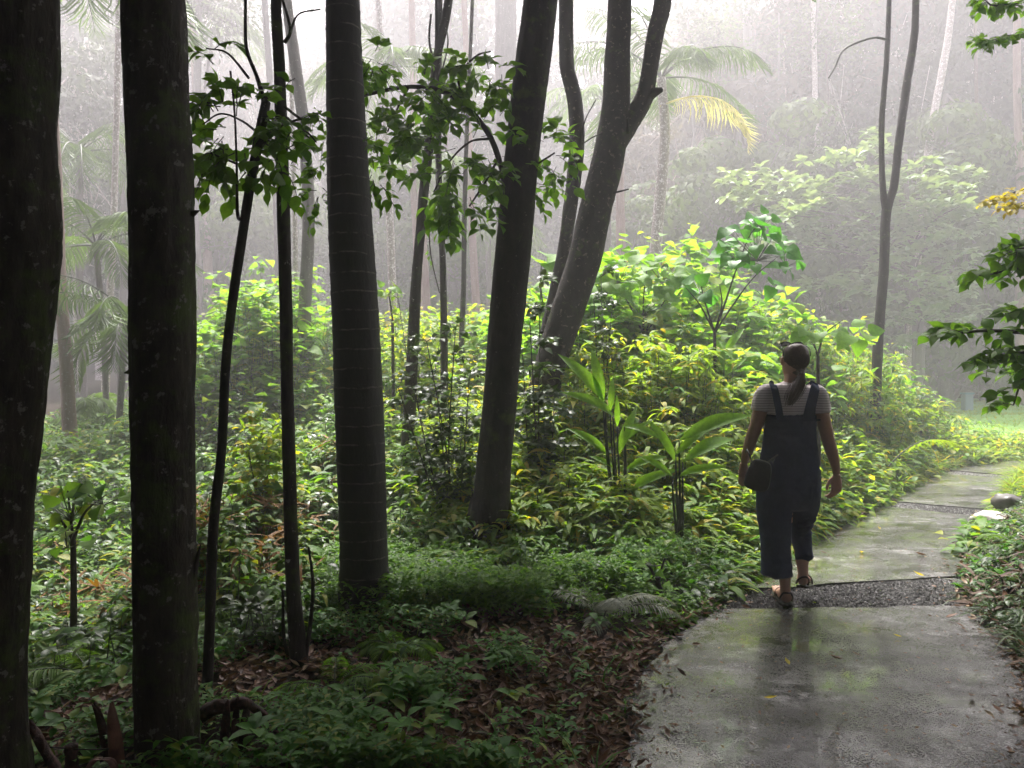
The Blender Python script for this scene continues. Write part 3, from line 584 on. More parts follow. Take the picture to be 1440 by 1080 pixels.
# foggy trunks
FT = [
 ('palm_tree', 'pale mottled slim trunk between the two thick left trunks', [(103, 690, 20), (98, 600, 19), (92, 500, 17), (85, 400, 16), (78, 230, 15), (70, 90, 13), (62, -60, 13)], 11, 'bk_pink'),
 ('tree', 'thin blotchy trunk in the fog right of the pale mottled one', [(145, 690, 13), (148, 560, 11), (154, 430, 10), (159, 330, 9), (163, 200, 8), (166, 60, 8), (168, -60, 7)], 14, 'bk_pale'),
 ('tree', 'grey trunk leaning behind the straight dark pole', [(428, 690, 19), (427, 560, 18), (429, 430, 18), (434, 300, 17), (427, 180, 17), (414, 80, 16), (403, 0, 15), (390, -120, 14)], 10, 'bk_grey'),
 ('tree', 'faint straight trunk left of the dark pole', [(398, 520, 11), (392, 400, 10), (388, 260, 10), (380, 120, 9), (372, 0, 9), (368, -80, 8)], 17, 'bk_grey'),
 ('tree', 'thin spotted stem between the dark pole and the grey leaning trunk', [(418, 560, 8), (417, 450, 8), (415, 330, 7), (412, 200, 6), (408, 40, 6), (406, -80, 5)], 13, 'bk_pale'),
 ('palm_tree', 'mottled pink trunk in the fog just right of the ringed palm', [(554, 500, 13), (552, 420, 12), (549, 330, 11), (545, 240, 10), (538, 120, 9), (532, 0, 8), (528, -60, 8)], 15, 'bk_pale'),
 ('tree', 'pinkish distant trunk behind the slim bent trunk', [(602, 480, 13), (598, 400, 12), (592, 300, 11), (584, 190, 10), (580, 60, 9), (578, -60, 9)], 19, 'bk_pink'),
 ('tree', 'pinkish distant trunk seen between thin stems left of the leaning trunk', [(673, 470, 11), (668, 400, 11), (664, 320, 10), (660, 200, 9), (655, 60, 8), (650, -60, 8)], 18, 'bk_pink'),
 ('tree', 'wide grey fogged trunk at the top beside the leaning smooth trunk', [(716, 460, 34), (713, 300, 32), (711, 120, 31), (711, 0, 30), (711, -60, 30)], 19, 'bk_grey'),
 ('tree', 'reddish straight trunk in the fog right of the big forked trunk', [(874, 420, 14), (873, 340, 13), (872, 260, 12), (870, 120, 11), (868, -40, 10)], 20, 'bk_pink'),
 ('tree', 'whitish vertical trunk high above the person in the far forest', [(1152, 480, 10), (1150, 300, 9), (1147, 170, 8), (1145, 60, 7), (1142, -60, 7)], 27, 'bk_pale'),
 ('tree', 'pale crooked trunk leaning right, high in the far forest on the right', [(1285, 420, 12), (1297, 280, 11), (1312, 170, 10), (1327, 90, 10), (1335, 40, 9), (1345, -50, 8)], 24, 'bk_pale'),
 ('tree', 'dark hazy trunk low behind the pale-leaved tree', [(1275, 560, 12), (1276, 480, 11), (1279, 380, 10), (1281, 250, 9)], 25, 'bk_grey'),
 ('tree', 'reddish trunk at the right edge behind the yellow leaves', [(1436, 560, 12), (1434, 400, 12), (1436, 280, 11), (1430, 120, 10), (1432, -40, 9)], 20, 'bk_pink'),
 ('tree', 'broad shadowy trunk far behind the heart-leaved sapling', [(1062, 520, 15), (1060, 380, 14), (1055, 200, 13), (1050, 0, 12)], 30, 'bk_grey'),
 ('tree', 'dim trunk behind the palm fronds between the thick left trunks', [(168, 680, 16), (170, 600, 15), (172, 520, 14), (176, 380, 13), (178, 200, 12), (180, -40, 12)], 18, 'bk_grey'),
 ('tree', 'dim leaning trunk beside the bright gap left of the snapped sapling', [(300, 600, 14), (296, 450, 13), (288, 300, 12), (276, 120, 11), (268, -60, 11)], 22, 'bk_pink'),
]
for k, (nm, lb, rows, d, b) in enumerate(FT):
    d *= 1.15 if k in (0, 1, 2, 4, 5, 9) else 1.08 if k in (10, 11, 12, 14) else 1.3
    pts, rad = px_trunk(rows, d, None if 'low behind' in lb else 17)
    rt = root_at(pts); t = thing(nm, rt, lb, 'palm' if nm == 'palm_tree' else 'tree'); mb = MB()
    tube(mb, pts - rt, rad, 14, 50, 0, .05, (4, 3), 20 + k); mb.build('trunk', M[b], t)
    if nm == 'tree':
        rr = np.random.default_rng(900 + k)
        ml, mr = crown_mb(pts[-1] - rt + [0, 0, .3], (2.6, 2.6, 1.6), 8, 26, .4, r=rr, bases=pts[-2:] - rt, br=.04, cl=.6)
        ml.build('crown', M['lf_far'], t); mr.build('branch', M['bk_grey'], t)
    FT[k] = (t, pts, rad, rt)

# ---------------------------------------------------------------- palms
def frond(mbL, mbR, base, az, el, L, droop=1.0, nl=34, ll=.5, hang=.6, r=None, bm=0, lm=0, wv=.9, ws=None):
    """pinnate frond: arching rachis with strap leaflets both sides"""
    r = r or rng; h = np.array([math.cos(az), math.sin(az), 0.]); n = 12; t = np.linspace(0, 1, n)
    ang = el - droop * t ** 1.3 * 1.6; dx = np.cumsum(np.cos(ang)) * L / n; dz = np.cumsum(np.sin(ang)) * L / n
    pts = np.asarray(base) + h[None] * dx[:, None] + np.array([0, 0, 1.])[None] * dz[:, None]
    pts = np.vstack([base, pts]); tube(mbR, pts, np.linspace(.022, .004, len(pts)) * L / 2.4, 5, 16, bm, 0, cap=False)
    q = spath(pts, nl + 6)[6:]; tg = nrm(np.gradient(q, axis=0)); side = np.cross(h, [0, 0, 1.])
    u = np.linspace(0, 1, nl); ln = ll * np.clip(np.sin(PI * (u * .8 + .14)) * 1.15, .15, 1)
    for s in (-1, 1):
        a = nrm(tg * (.35 + .6 * u[:, None]) + side[None] * s * wv + r.normal(0, .07, (nl, 3))); a[:, 2] -= hang * r.uniform(.6, 1.2, nl)
        nn = np.cross(a, tg) * -s; nn[:, 2] = np.abs(nn[:, 2]) + .1
        inst(mbL, L_LAN, q, a, nn, ln * r.uniform(.85, 1.1, nl), lm, ws or .32 / max(ll, .3) * .5)
def palm_crown(t, c, nf, L, seed, lm='lf_palm', el=(.0, 1.2), droop=(.7, 1.2), ll=.5, hang=.6, azs=None, nl=34, each=True):
    r = np.random.default_rng(seed)
    for k in range(nf):
        a = MB(); b = MB(); az = azs[k] if azs else k * 2.399 + r.normal(0, .2)
        frond(a, b, c, az, r.uniform(*el), L * r.uniform(.8, 1.15), r.uniform(*droop), nl, ll, hang, r)
        a.f += [f + a.n for f in b.f]; a.v += b.v; a.m += [m + 1 for m in b.m]; a.n += b.n
        a.build('frond', [M[lm], M['stem']], t)
palm_crown(FT[0][0], FT[0][1][-3] - FT[0][3] + [0, 0, -.2], 9, 3.2, 31, ll=.9, hang=.9, droop=(.9, 1.3), el=(.2, .9))
palm_crown(FT[5][0], P(545, 95, 17.25) - FT[5][3], 11, 2.6, 32, ll=.65, droop=(.8, 1.2))
palm_crown(T5, p5[-1] - rt5, 9, 3, 33, ll=.7, hang=.8)
def palm(label, rows, d, bm, nf, L, seed, **kw):
    f_ = 1.2 if rows[0][0] < 200 else (1.15 if 'one yellow' in label else 1.35); d *= f_; L *= f_; kw['ll'] = kw.get('ll', .5) * f_
    pts, rad = px_trunk(rows, d, None); rt = root_at(pts); t = thing('palm_tree', rt, label, 'palm'); mb = MB()
    tube(mb, pts - rt, rad, 12, 40, 0, .04, (4, 3), seed); mb.build('trunk', M[bm], t)
    palm_crown(t, pts[-1] - rt, nf, L, seed, **kw); return t, pts, rt
PR, ppr, rpr = palm('tall palm with one yellow drooping frond, beside the big forked trunk', [(918, 400, 18), (922, 350, 17), (928, 280, 16), (935, 190, 14), (930, 110, 13)], 15, 'bk_pale', 13, 2.4, 41, ll=.6, hang=.7, el=(-.1, 1.1))
for az, el, L in ((-.25, .35, 2.7),):
    a = MB(); b = MB(); frond(a, b, P(928, 150, 17.2) - rpr, az, el, L, 1.25, 50, .75, .8); a.build('frond', M['lf_palmy'], PR); b.build('frond_stalk', M['lf_palmy'], PR)
palm('small feathery palm in the fog between the two thick left trunks', [(150, 600, 8), (146, 480, 8), (135, 345, 8)], 12, 'bk_grey', 12, 1.7, 42, ll=.5, el=(-.1, 1.2))
palm('low drooping palm beside the second thick trunk, under the small feathery palm', [(165, 640, 9), (172, 520, 9), (178, 440, 9)], 10.5, 'bk_grey', 11, 1.5, 43, ll=.5, hang=1.0, el=(-.2, 1.0))
palm('hazy palm crown at the upper left behind the pale mottled trunk', [(120, 620, 10), (112, 400, 10), (112, 215, 9)], 17, 'bk_grey', 12, 2.4, 44, ll=.7, hang=1.0)
palm('fogged palm crown behind the ringed palm', [(592, 520, 10), (588, 400, 9), (580, 238, 9)], 17, 'bk_pink', 12, 1.7, 45, ll=.5)
palm('fogged palm crown at the top between the second trunk and the snapped sapling', [(262, 620, 12), (272, 300, 11), (280, 10, 10)], 19, 'bk_grey', 12, 2.2, 46, ll=.6)
palm('fogged palm behind the twin stems of the big forked trunk', [(852, 500, 12), (854, 300, 11), (850, 140, 10)], 18, 'bk_grey', 11, 2.0, 47, ll=.5)
palm('small fan-like palm low in the gully between the thick left trunks', [(112, 690, 8), (110, 640, 8), (108, 580, 8)], 12, 'bk_grey', 12, 1.0, 48, ll=.4, el=(-.4, 1.2))
palm('short green palm low in the fog right of the mottled pink trunk', [(690, 480, 8), (688, 430, 8), (686, 330, 8)], 20, 'bk_grey', 11, 1.8, 49, ll=.5)

# ---------------------------------------------------------------- distant forest
def far_tree(seed, H, R, lm, tm, tr=.16, ncl=90, per=34, size=.34, low=.25):
    r = np.random.default_rng(seed); t = thing('tree', (0, 0, 0), '', '', None); mb = MB()
    p = np.array([[0, 0, -.5], [r.normal(0, .1), 0, H * .3], [r.normal(0, .3), r.normal(0, .2), H * .65], [r.normal(0, .5), 0, H]])
    tube(mb, p, [tr * 1.3, tr, tr * .8, tr * .4], 10, 30, 0, .05, (4, 2), seed); mb.build('trunk', M[tm], t)
    q = spath(p, 40); bs = q[int(40 * low):]
    ml, mr = crown_mb((0, 0, H * (1 + low) / 2), (R, R, H * (1 - low) / 2), ncl, per, size, r=r, bases=bs, br=.05, cl=.55, form=True)
    ml.build('crown', M[lm], t); mr.build('branch', M[tm], t)
    return t
GRP = 'trees of the distant foggy forest'
LBS = ['tall dark green tree dissolving in the fog of the distant forest wall', 'rusty tinted bushy tree dissolving in the fog of the distant forest wall',
       'slim open crowned tree dissolving in the fog of the distant forest wall', 'dense low branching green tree dissolving in the fog of the distant forest wall']
protos = [far_tree(101, 15, 3.2, 'lf_far', 'bk_pale', ncl=85, per=170, size=.27), far_tree(102, 12, 3.0, 'lf_far2', 'bk_pink', ncl=70, per=170, size=.27, low=.1), far_tree(103, 16, 2.0, 'lf_far', 'bk_pale', .13, 50, 150, size=.27, low=.45), far_tree(104, 9, 3.2, 'lf_fmid', 'bk_grey', ncl=88, per=170, size=.27, low=.0)]
spots = []
r = np.random.default_rng(5)
for k in range(46):
    row = k % 3; Y_ = [42, 53, 66][row] + r.uniform(-3, 3); f_ = (k // 3 + r.uniform(.2, .8)) / 15.5
    X_ = (f_ * 1.7 - .82) * Y_ ; kind = [0, 2, 3, 0, 1, 3][r.integers(0, 6)]
    px = 720 + F * X_ / Y_
    if 930 < px < 1120 and r.random() < .6: kind = 1
    if px < 820 and row == 0 and r.random() < .45: kind = 2
    spots.append((X_, Y_, kind, 1.6 * r.uniform(.85, 1.15)))
for px in np.arange(985, 1560, 58):
    Y_ = r.uniform(36, 42); spots.append(((px - 720) / F * Y_, Y_, [0, 1, 3, 0][r.integers(0, 4)] if px > 1120 else [1, 3, 1][r.integers(0, 3)], r.uniform(1.45, 1.8)))
for px in list(np.arange(900, 1560, 66)) + [270, 420, 560]:
    Y_ = r.uniform(31, 34); spots.append(((px - 720) / F * Y_, Y_, 3, r.uniform(.6, .85)))
for px, Y_, k_, s_ in [(1040, 29, 3, 1.15), (1160, 31, 0, .85), (1330, 28, 3, 1.25), (1440, 30, 3, 1.2), (1250, 33, 0, 1.0), (300, 31, 3, 1.1), (450, 34, 3, 1.0), (640, 33, 3, .95), (110, 29, 0, .9), (985, 33, 1, 1.1)]: spots.append(((px - 720) / F * Y_, Y_, k_, s_))
used = set()
for X_, Y_, kind, s in spots:
    g = float(gz(np.array([X_]), np.array([Y_]))[0])
    if kind not in used:
        used.add(kind); o = protos[kind]; o.location = (X_, Y_, g); o.scale = (s, s, s); tag(o, LBS[kind], 'tree', GRP)
    else: dup(protos[kind], (X_, Y_, g), r.uniform(0, 6), s, LBS[kind], 'tree', GRP)
r = np.random.default_rng(88)
GL = 'bare slim grey trunk fading in the mist behind the clearing'
for k, px in enumerate([985, 1030, 1095, 1180, 1300, 1385, 285, 640]):
    px = px + r.uniform(-16, 16); d = r.uniform(26, 33); x_ = (px - 720) / F * d; h = r.uniform(11, 17); w_ = r.uniform(.06, .11); lean = r.normal(0, .6)
    rt = np.array([x_, d, 0.]); rt[2] = ground_at(rt); t = thing('tree', rt, GL, 'tree', 'thin trunks in the mist behind the clearing'); mb = MB()
    q = np.array([[0, 0, -.3], [r.normal(0, .1), 0, h * .3], [lean * .4 + r.normal(0, .15), 0, h * .6], [lean, 0, h]]); tube(mb, q, [w_, w_ * .85, w_ * .7, w_ * .45], 8, 30, 0, .06, (4, 3), k); mb.build('trunk', M[['bk_grey', 'bk_brown'][k % 2]], t)
    bs = spath(q, 30)[12:]; n_ = 9; mr = MB(); b0 = bs[r.integers(0, len(bs), n_)]; b1 = b0 + r.normal(0, 1, (n_, 3)) * [.7, .5, .3] + [0, 0, .5]; sticks(mr, b0, b1, .025, .01, 4); b2 = b1 + r.normal(0, 1, (n_, 3)) * [.5, .4, .3] + [0, 0, .2]; sticks(mr, b1, b2, .01, .004, 3); mr.build('branch', M['bk_grey'], t)
    ml, _ = crown_mb((lean, 0, h + .3), (1.5, 1.5, 1.6), 14, 90, .2, r=r, cl=.4); ml.build('crown', M[['lf_far', 'lf_fmid'][k % 2]], t)
# big pale-leaved tree in the clearing edge, right
rt = np.array([12.6, 24, 0.]); rt[2] = ground_at(rt)
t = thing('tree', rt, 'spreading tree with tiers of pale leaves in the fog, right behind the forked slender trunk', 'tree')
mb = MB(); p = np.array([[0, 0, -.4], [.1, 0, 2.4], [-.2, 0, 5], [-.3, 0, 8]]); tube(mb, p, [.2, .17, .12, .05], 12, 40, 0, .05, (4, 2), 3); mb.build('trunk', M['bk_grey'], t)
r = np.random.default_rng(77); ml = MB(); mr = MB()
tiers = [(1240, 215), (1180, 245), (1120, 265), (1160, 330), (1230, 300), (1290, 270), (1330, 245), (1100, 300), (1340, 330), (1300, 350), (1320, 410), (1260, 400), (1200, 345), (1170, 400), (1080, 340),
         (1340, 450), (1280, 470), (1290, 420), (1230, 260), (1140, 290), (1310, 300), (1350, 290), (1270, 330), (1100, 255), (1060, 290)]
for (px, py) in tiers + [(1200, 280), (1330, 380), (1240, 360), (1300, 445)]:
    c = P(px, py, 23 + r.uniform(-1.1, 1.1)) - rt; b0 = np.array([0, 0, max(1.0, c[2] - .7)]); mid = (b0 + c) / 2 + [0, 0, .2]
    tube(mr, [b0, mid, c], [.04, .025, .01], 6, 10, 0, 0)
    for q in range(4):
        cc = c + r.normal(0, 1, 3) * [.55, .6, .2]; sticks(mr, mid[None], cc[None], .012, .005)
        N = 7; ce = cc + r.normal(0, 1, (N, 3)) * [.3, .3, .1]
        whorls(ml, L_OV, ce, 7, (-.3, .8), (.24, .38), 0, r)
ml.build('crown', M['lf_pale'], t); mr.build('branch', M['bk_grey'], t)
# a mass of far foliage closing the view, and unseen leaf masses added to block light
def mass(name, n, fx, size, m, r, label):
    p = fx(r, n); a = r.normal(0, 1, (n, 3)); nn = r.normal(0, .4 if n == 110000 else .6, (n, 3)) + [0, 0, 1]
    mb = MB(); inst(mb, L_SIMPLE, p, a, nn, r.uniform(.7, 1.3, n) * size, 0); tag(mb.build(name, m), label, kind='stuff')
def f_far(r, n):
    k = n // 100; uu = nrm(r.normal(0, 1, (k * 100, 3)) + [0, 0, .4]); th = r.uniform(-1.0, 1.0, k); d = r.uniform(60, 76, k); h = r.uniform(0, 1, k) ** 1.15 * np.interp(th, [-1, -.6, -.35, -.15, .05, .22, .4, 1], [30, 24, 17, 11, 15, 24, 33, 33]) 
    c = np.stack([np.sin(th) * d, np.cos(th) * d, 1 + h], -1); return np.repeat(c, 100, 0)[:n] + (uu * np.repeat(r.uniform(1.6, 3.4, (k, 1)), 100, 0))[:n] * [1, 1, .6]
mass('distant_forest', 110000, f_far, .62, M['lf_far'], np.random.default_rng(61), None)
def f_can(r, n):
    k = n // 40; x = r.uniform(-16, 11, k * 2); y = r.uniform(-14, CANY, k * 2); keep = ~((x > .3) & (x < 9) & (y > -4.5)) | (r.random(k * 2) < .06); x, y = x[keep][:k], y[keep][:k]  # thinned over the path so light reaches the person
    z = r.uniform(7.5, 11, k) + np.maximum(0, y - 5) * .35
    return np.repeat(np.stack([x, y, z], -1), 40, 0)[:n] + r.normal(0, 1, (k * 40, 3))[:n] * [.8, .8, .3]
mass('unseen_shade_canopy', CANN, f_can, .6, M['lf_dark'], np.random.default_rng(62), None)  # leaves added overhead, out of view, to darken the foreground
def f_beh(r, n):
    k = n // 40; th = r.uniform(PI * .34, PI * 1.77, k); d = r.uniform(9, 15, k); z = r.uniform(-.5, 10, k)
    return np.repeat(np.stack([np.sin(th) * d, np.cos(th) * d, z], -1), 40, 0)[:n] + r.normal(0, 1, (k * 40, 3))[:n] * [.9, .9, .6]
mass('unseen_shade_foliage', 42000, f_beh, .5, M['lf_dark'], np.random.default_rng(63), None)  # unseen leaf wall added behind and beside the camera against low sky light
# ================================================================ undergrowth (nobody could count it)
R = np.random.default_rng(201)
HOLES = [(848, 4.55, .34), (345, 4.6, .4), (815, 5.6, .3), (375, 5.4, .4), (565, 7.0, .5), (130, 4.2, .5), (60, 4.6, .5), (330, 4.3, .35), (425, 7.1, .5), (925, 5.0, .2), (320, 3.0, .2), (140, 2.8, .2), (100, 5.2, .25), (560, 4.0, .2), (470, 3.5, .2), (720, 5.1, .25)]
HX = np.array([-200, 0, 100, 220, 290, 350, 410, 450, 520, 560, 640, 700, 760, 800, 860, 940, 1000, 1080, 1130, 1200, 1250, 1300, 1360, 1440, 1600])
HT = np.array([590, 620, 610, 570, 425, 388, 420, 465, 470, 440, 425, 420, 380, 365, 352, 368, 400, 430, 440, 455, 485, 540, 592, 612, 620])
def bush_h(x, y):
    """height of the shrub layer over the soil: a bank rising away from the near trunks, low in the gully and towards the lawn"""
    a = 720 + F * x / np.maximum(y, 1)
    ztop = (CH + (HZ - np.interp(a, HX, HT)) / F * 12.0) * .9
    t = np.clip((y - 4.9) / 6.6, 0, 1)
    left = sstep(-1.2, -2.2, x)
    lowl = .38 + .25 * sstep(6, 11, y)
    h = np.maximum(ztop * t ** 1.25, .16) * (1 - left * sstep(12, 9, y)) + left * sstep(12, 9, y) * lowl * np.clip(ztop, .8, 1.5)
    edge = np.clip(path_sd(x, y) / 1.1, 0.05, 1) ** .7
    return np.maximum(h * np.where(right_of(x, y) > 0, .5, 1), .12) * np.where(y < 16, edge, 1)
def scat(n, x0, x1, y0, y1, keep=None, wide=True):
    """points with even density in the picture: more of them near, fewer far"""
    y = 1 / R.uniform(1 / y1, 1 / y0, n) if wide else R.uniform(y0, y1, n)
    a = R.uniform(x0, x1, n); x = a * y; k = path_sd(x, y) > .03
    k &= ~((x > 6.5) & (y > 14.5) & (x / y > .5))
    for hp, hd, hr in HOLES: k &= (np.hypot(x - (hp - 720) / F * hd, y - hd) > hr) | (R.random(n) < .12)
    k &= ~((a < -.28) & (y < 3.6) & (R.random(n) < .45))
    if keep is not None: k &= keep(x, y)
    return x[k], y[k]
def pts3(x, y, f): return np.stack([x, y, gz(x, y) + f], -1)

# --- shrub bank: upright stems carrying whorls
mbs = {k: MB() for k in ('lf_rust', 'lf_mid', 'lf_yel', 'lf_heart', 'lf_dark')}; mst = MB()
def bank(n, x0, x1, y0, y1, tpl, K, el, sz, key, top=1.0, lo=.45, lev=3, keep=None, ws=1.0, spread=.02, lean=.12):
    x, y = scat(n, x0, x1, y0, y1, keep); H = bush_h(x, y) * R.uniform(lo, top, len(x)); H *= 1 + .22 * vn(x * .9, y * .9, 0, 31) + .16 * vn(x * 2.3, y * 2.3, 0, 32)
    b = pts3(x, y, 0); tp = b + np.stack([R.normal(0, lean, len(x)) * H, R.normal(0, lean, len(x)) * H, H], -1)
    lowb = b + (tp - b) * np.clip(1 - .9 / np.maximum(H, .05), 0, .75)[:, None]
    sticks(mst, lowb, tp, .006, .003)
    for q in range(lev):
        c = tp - (tp - b) * (q * .13 / np.maximum(H, .3))[:, None] * 1.4
        whorls(mbs[key], tpl, c, K, el, sz, 0, R, ws, spread)
inzone = lambda x, y: (y > 5.7 + .3 * (x < 0) + 1.1 * vn(x * 1.1, y * .6, 0, 12))
mixn = lambda x, y: vn(x * .8, y * .8, 0, 55)
bank(5200, -.68, .70, 5.2, 16, L_LAN2, 7, (-.35, .55), (.13, .22), 'lf_mid', keep=inzone)
bank(3000, -.2, .70, 6.5, 16, L_LAN2, 7, (-.3, .5), (.13, .22), 'lf_yel', keep=lambda x, y: mixn(x, y) > -.1)
bank(4200, -.68, .62, 6.0, 16, L_OV, 8, (-.5, .5), (.09, .16), 'lf_mid', spread=.07, keep=inzone)
bank(2400, -.3, .62, 7.5, 16, L_OV, 8, (-.5, .5), (.09, .15), 'lf_yel', spread=.08, top=1.06, keep=lambda x, y: mixn(x, y) < .25)
bank(900, -.02, .36, 8.5, 15, L_HEART, 5, (-.45, .35), (.15, .27), 'lf_heart', top=1.1, lo=.75, lev=2, spread=.08)
bank(260, -.4, -.26, 10, 15, L_HEART, 5, (-.45, .35), (.14, .22), 'lf_heart', top=1.1, lo=.7, lev=2, spread=.08)
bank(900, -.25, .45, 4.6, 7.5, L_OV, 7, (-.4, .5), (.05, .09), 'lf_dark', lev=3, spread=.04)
bank(1300, -.12, .42, 5.9, 8.5, L_LAN2, 8, (-.2, .7), (.12, .2), 'lf_yel', lev=2, top=1.35, lo=.7, keep=inzone)
bank(700, -.2, .42, 5.4, 8, L_LAN2, 7, (-.2, .7), (.1, .18), 'lf_mid', lev=2, top=1.25, lo=.6)
# gully on the left
gul = lambda x, y: x < -.7 - .1 * y
gulg = lambda x, y: gul(x, y) & (vn(x * 1.3, y * 1.3, 0, 66) > -.25)
bank(3300, -.68, -.16, 4.6, 13, L_OV, 7, (-.4, .5), (.06, .11), 'lf_mid', keep=gulg, spread=.04)
bank(900, -.68, -.16, 4.2, 9, L_LAN2, 7, (-.4, .6), (.1, .16), 'lf_mid', keep=gulg, top=1.3)
bank(1900, -.68, -.16, 4.0, 10, L_OV, 7, (-.4, .6), (.05, .1), 'lf_dark', keep=gul, top=1.2)
bank(260, -.6, -.2, 4.6, 8, L_PIN, 9, (-.6, .7), (.1, .25), 'lf_rust', keep=gul, top=1.3, ws=1.6)
bank(220, -.68, -.2, 4.5, 11, L_HEART, 5, (-.4, .4), (.09, .15), 'lf_mid', keep=gul, lev=2, top=1.35)
for k, m in mbs.items(): tag(m.build('undergrowth', M[k]), kind='stuff')
tag(mst.build('undergrowth_stems', M['stem']), kind='stuff')

# --- low cover in the near shade
gc = MB()
def low(n, x0, x1, y0, y1, tpl, K, el, sz, h, keep=None, ws=1, mb=None, spread=.01, m=0):
    x, y = scat(n, x0, x1, y0, y1, keep); c = pts3(x, y, R.uniform(.01, 1, len(x)) * h * np.clip(path_sd(x, y) / .5, .15, 1))
    whorls(mb or gc, tpl, c, K, el, sz, m, R, ws, spread)
litter_zone = lambda x, y: (path_sd(x, y) < .42 + .3 * vn(x * 2, y * 2, 0, 71)) & (right_of(x, y) < 0)
notl = lambda x, y: (~litter_zone(x, y)) | (R.random(len(x)) < .12)
thin = lambda x, y: notl(x, y) & ((vn(x * 2.6, y * 2.6, 0, 91) > -.05) | (y > 5.2))
low(8000, -.68, .36, 2.7, 7, L_LAN, 5, (-.1, .7), (.035, .075), .15, thin, 1.5)
low(300, -.68, .3, 2.7, 6, L_OV, 6, (-.2, .6), (.05, .1), .2, notl)
low(15000, -.68, .36, 2.7, 6.5, L_OV, 5, (-.3, .6), (.018, .04), .13, thin)
low(1100, -.68, .36, 2.7, 6.5, L_BLADE, 6, (.4, 1.2), (.08, .2), .03, thin)
low(8000, -.25, .42, 4.4, 7, L_LAN, 6, (-.2, .8), (.035, .08), .24, None, 1.2, mb=(dk := MB()))
low(6000, -.25, .42, 4.4, 7, L_OV, 6, (-.3, .7), (.02, .05), .24, None, mb=dk)
tag(dk.build('ground_cover', M['lf_near']), kind='stuff')
low(3500, .1, .75, 5, 14, L_OV, 6, (-.2, .8), (.05, .1), .2, None)
rightb = lambda x, y: (right_of(x, y) > .0)
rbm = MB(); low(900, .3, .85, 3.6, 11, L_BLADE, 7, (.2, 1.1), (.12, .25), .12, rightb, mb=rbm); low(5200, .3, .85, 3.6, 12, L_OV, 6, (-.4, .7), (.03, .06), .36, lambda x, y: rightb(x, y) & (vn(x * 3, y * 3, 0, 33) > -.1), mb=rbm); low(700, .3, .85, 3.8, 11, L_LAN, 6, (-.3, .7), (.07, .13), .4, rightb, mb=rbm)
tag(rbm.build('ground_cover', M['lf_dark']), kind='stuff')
rdm = MB(); low(700, .3, .85, 3.6, 9, L_PIN, 7, (-.9, .4), (.08, .2), .36, lambda x, y: rightb(x, y) & (right_of(x, y) < 1.2), mb=rdm, ws=1.6); low(350, .3, .85, 3.6, 9, L_LITTER, 4, (-.9, .3), (.05, .1), .36, lambda x, y: rightb(x, y) & (right_of(x, y) < .9), mb=rdm)
tag(rdm.build('dead_fronds', leafmat('leaf_dead_dark', (.035, .018, .01), (.09, .05, .03), .1, .6)), kind='stuff')
edge = lambda x, y: (path_sd(x, y) < .14)
low(700, .05, .8, 2.9, 13, L_BLADE, 5, (.3, 1.2), (.06, .14), .01, edge)
tag(gc.build('ground_cover', M['lf_gc']), kind='stuff')
# bright low cover towards the lawn and lawn blades
lw = MB(); low(3000, .42, .8, 8.5, 16, L_LAN2, 6, (-.1, .8), (.1, .18), .3, None, mb=lw); low(1500, .5, .8, 9, 16, L_BLADE, 8, (.5, 1.3), (.2, .4), .1, None, mb=lw)
tag(lw.build('ground_cover', M['lf_yel']), kind='stuff')
bl = MB(); n = 9000; y = R.uniform(15.5, 29, n); x = R.uniform(8, 26, n); c = np.stack([x, y, gz(x, y) + .02], -1)
whorls(bl, L_BLADE, c, 5, (.7, 1.4), (.05, .12), 0, R, 2.5); tag(bl.build('lawn_grass', M['lf_yel']), kind='stuff')

# --- leaf litter, twigs and gravel
lt = MB(); x, y = scat(15000, -.2, .62, 2.6, 8, lambda x, y: (path_sd(x, y) < 1.1) & (right_of(x, y) < 0) & (R.random(len(x)) < np.clip(1.25 - path_sd(x, y) * 1.2, 0, 1)))
def lay(mb, x, y, up, s, tpl=L_LITTER, m=0):
    n = len(x); ph = R.uniform(0, 2 * PI, n); a = np.stack([np.cos(ph), np.sin(ph), R.normal(0, .25, n)], -1)
    inst(mb, tpl, pts3(x, y, up), a, np.stack([R.normal(0, .35, n), R.normal(0, .35, n), np.ones(n)], -1), s, m)
lay(lt, x, y, R.uniform(.005, .04, len(x)), R.uniform(.03, .08, len(x)))
x, y = scat(22000, -.68, .6, 2.5, 7); lay(lt, x, y, R.uniform(.005, .05, len(x)), R.uniform(.03, .075, len(x)))
yy = 1 / R.uniform(1 / 9, 1 / 2.8, 9000); xx = R.uniform(.05, .75, 9000) * yy; q = path_sd(xx, yy); k = (q < .06) & (q > -.22) & (R.random(9000) < np.exp(-np.maximum(-q, 0) / .06)); lay(lt, xx[k], yy[k], .045 + R.uniform(.0, .02, k.sum()), R.uniform(.02, .06, k.sum()))
x, y = scat(2600, .3, .85, 3.2, 9, lambda x, y: (right_of(x, y) > 0) & (right_of(x, y) < .6)); lay(lt, x, y, R.uniform(.01, .08, len(x)), R.uniform(.03, .08, len(x)))
tag(lt.build('leaf_litter', M['lf_brn']), kind='stuff')
tw = MB(); x, y = scat(900, -.1, .75, 2.7, 8, lambda x, y: path_sd(x, y) < .8); n = len(x); ph = R.uniform(0, 2 * PI, n); l = R.uniform(.05, .22, n)
c = pts3(x, y, R.uniform(.01, .05, n)); dv = np.stack([np.cos(ph) * l, np.sin(ph) * l, R.normal(0, .02, n)], -1); sticks(tw, c - dv / 2, c + dv / 2, .004, .002, 4)
tag(tw.build('twigs', M['twig']), kind='stuff')
gr = MB(); 
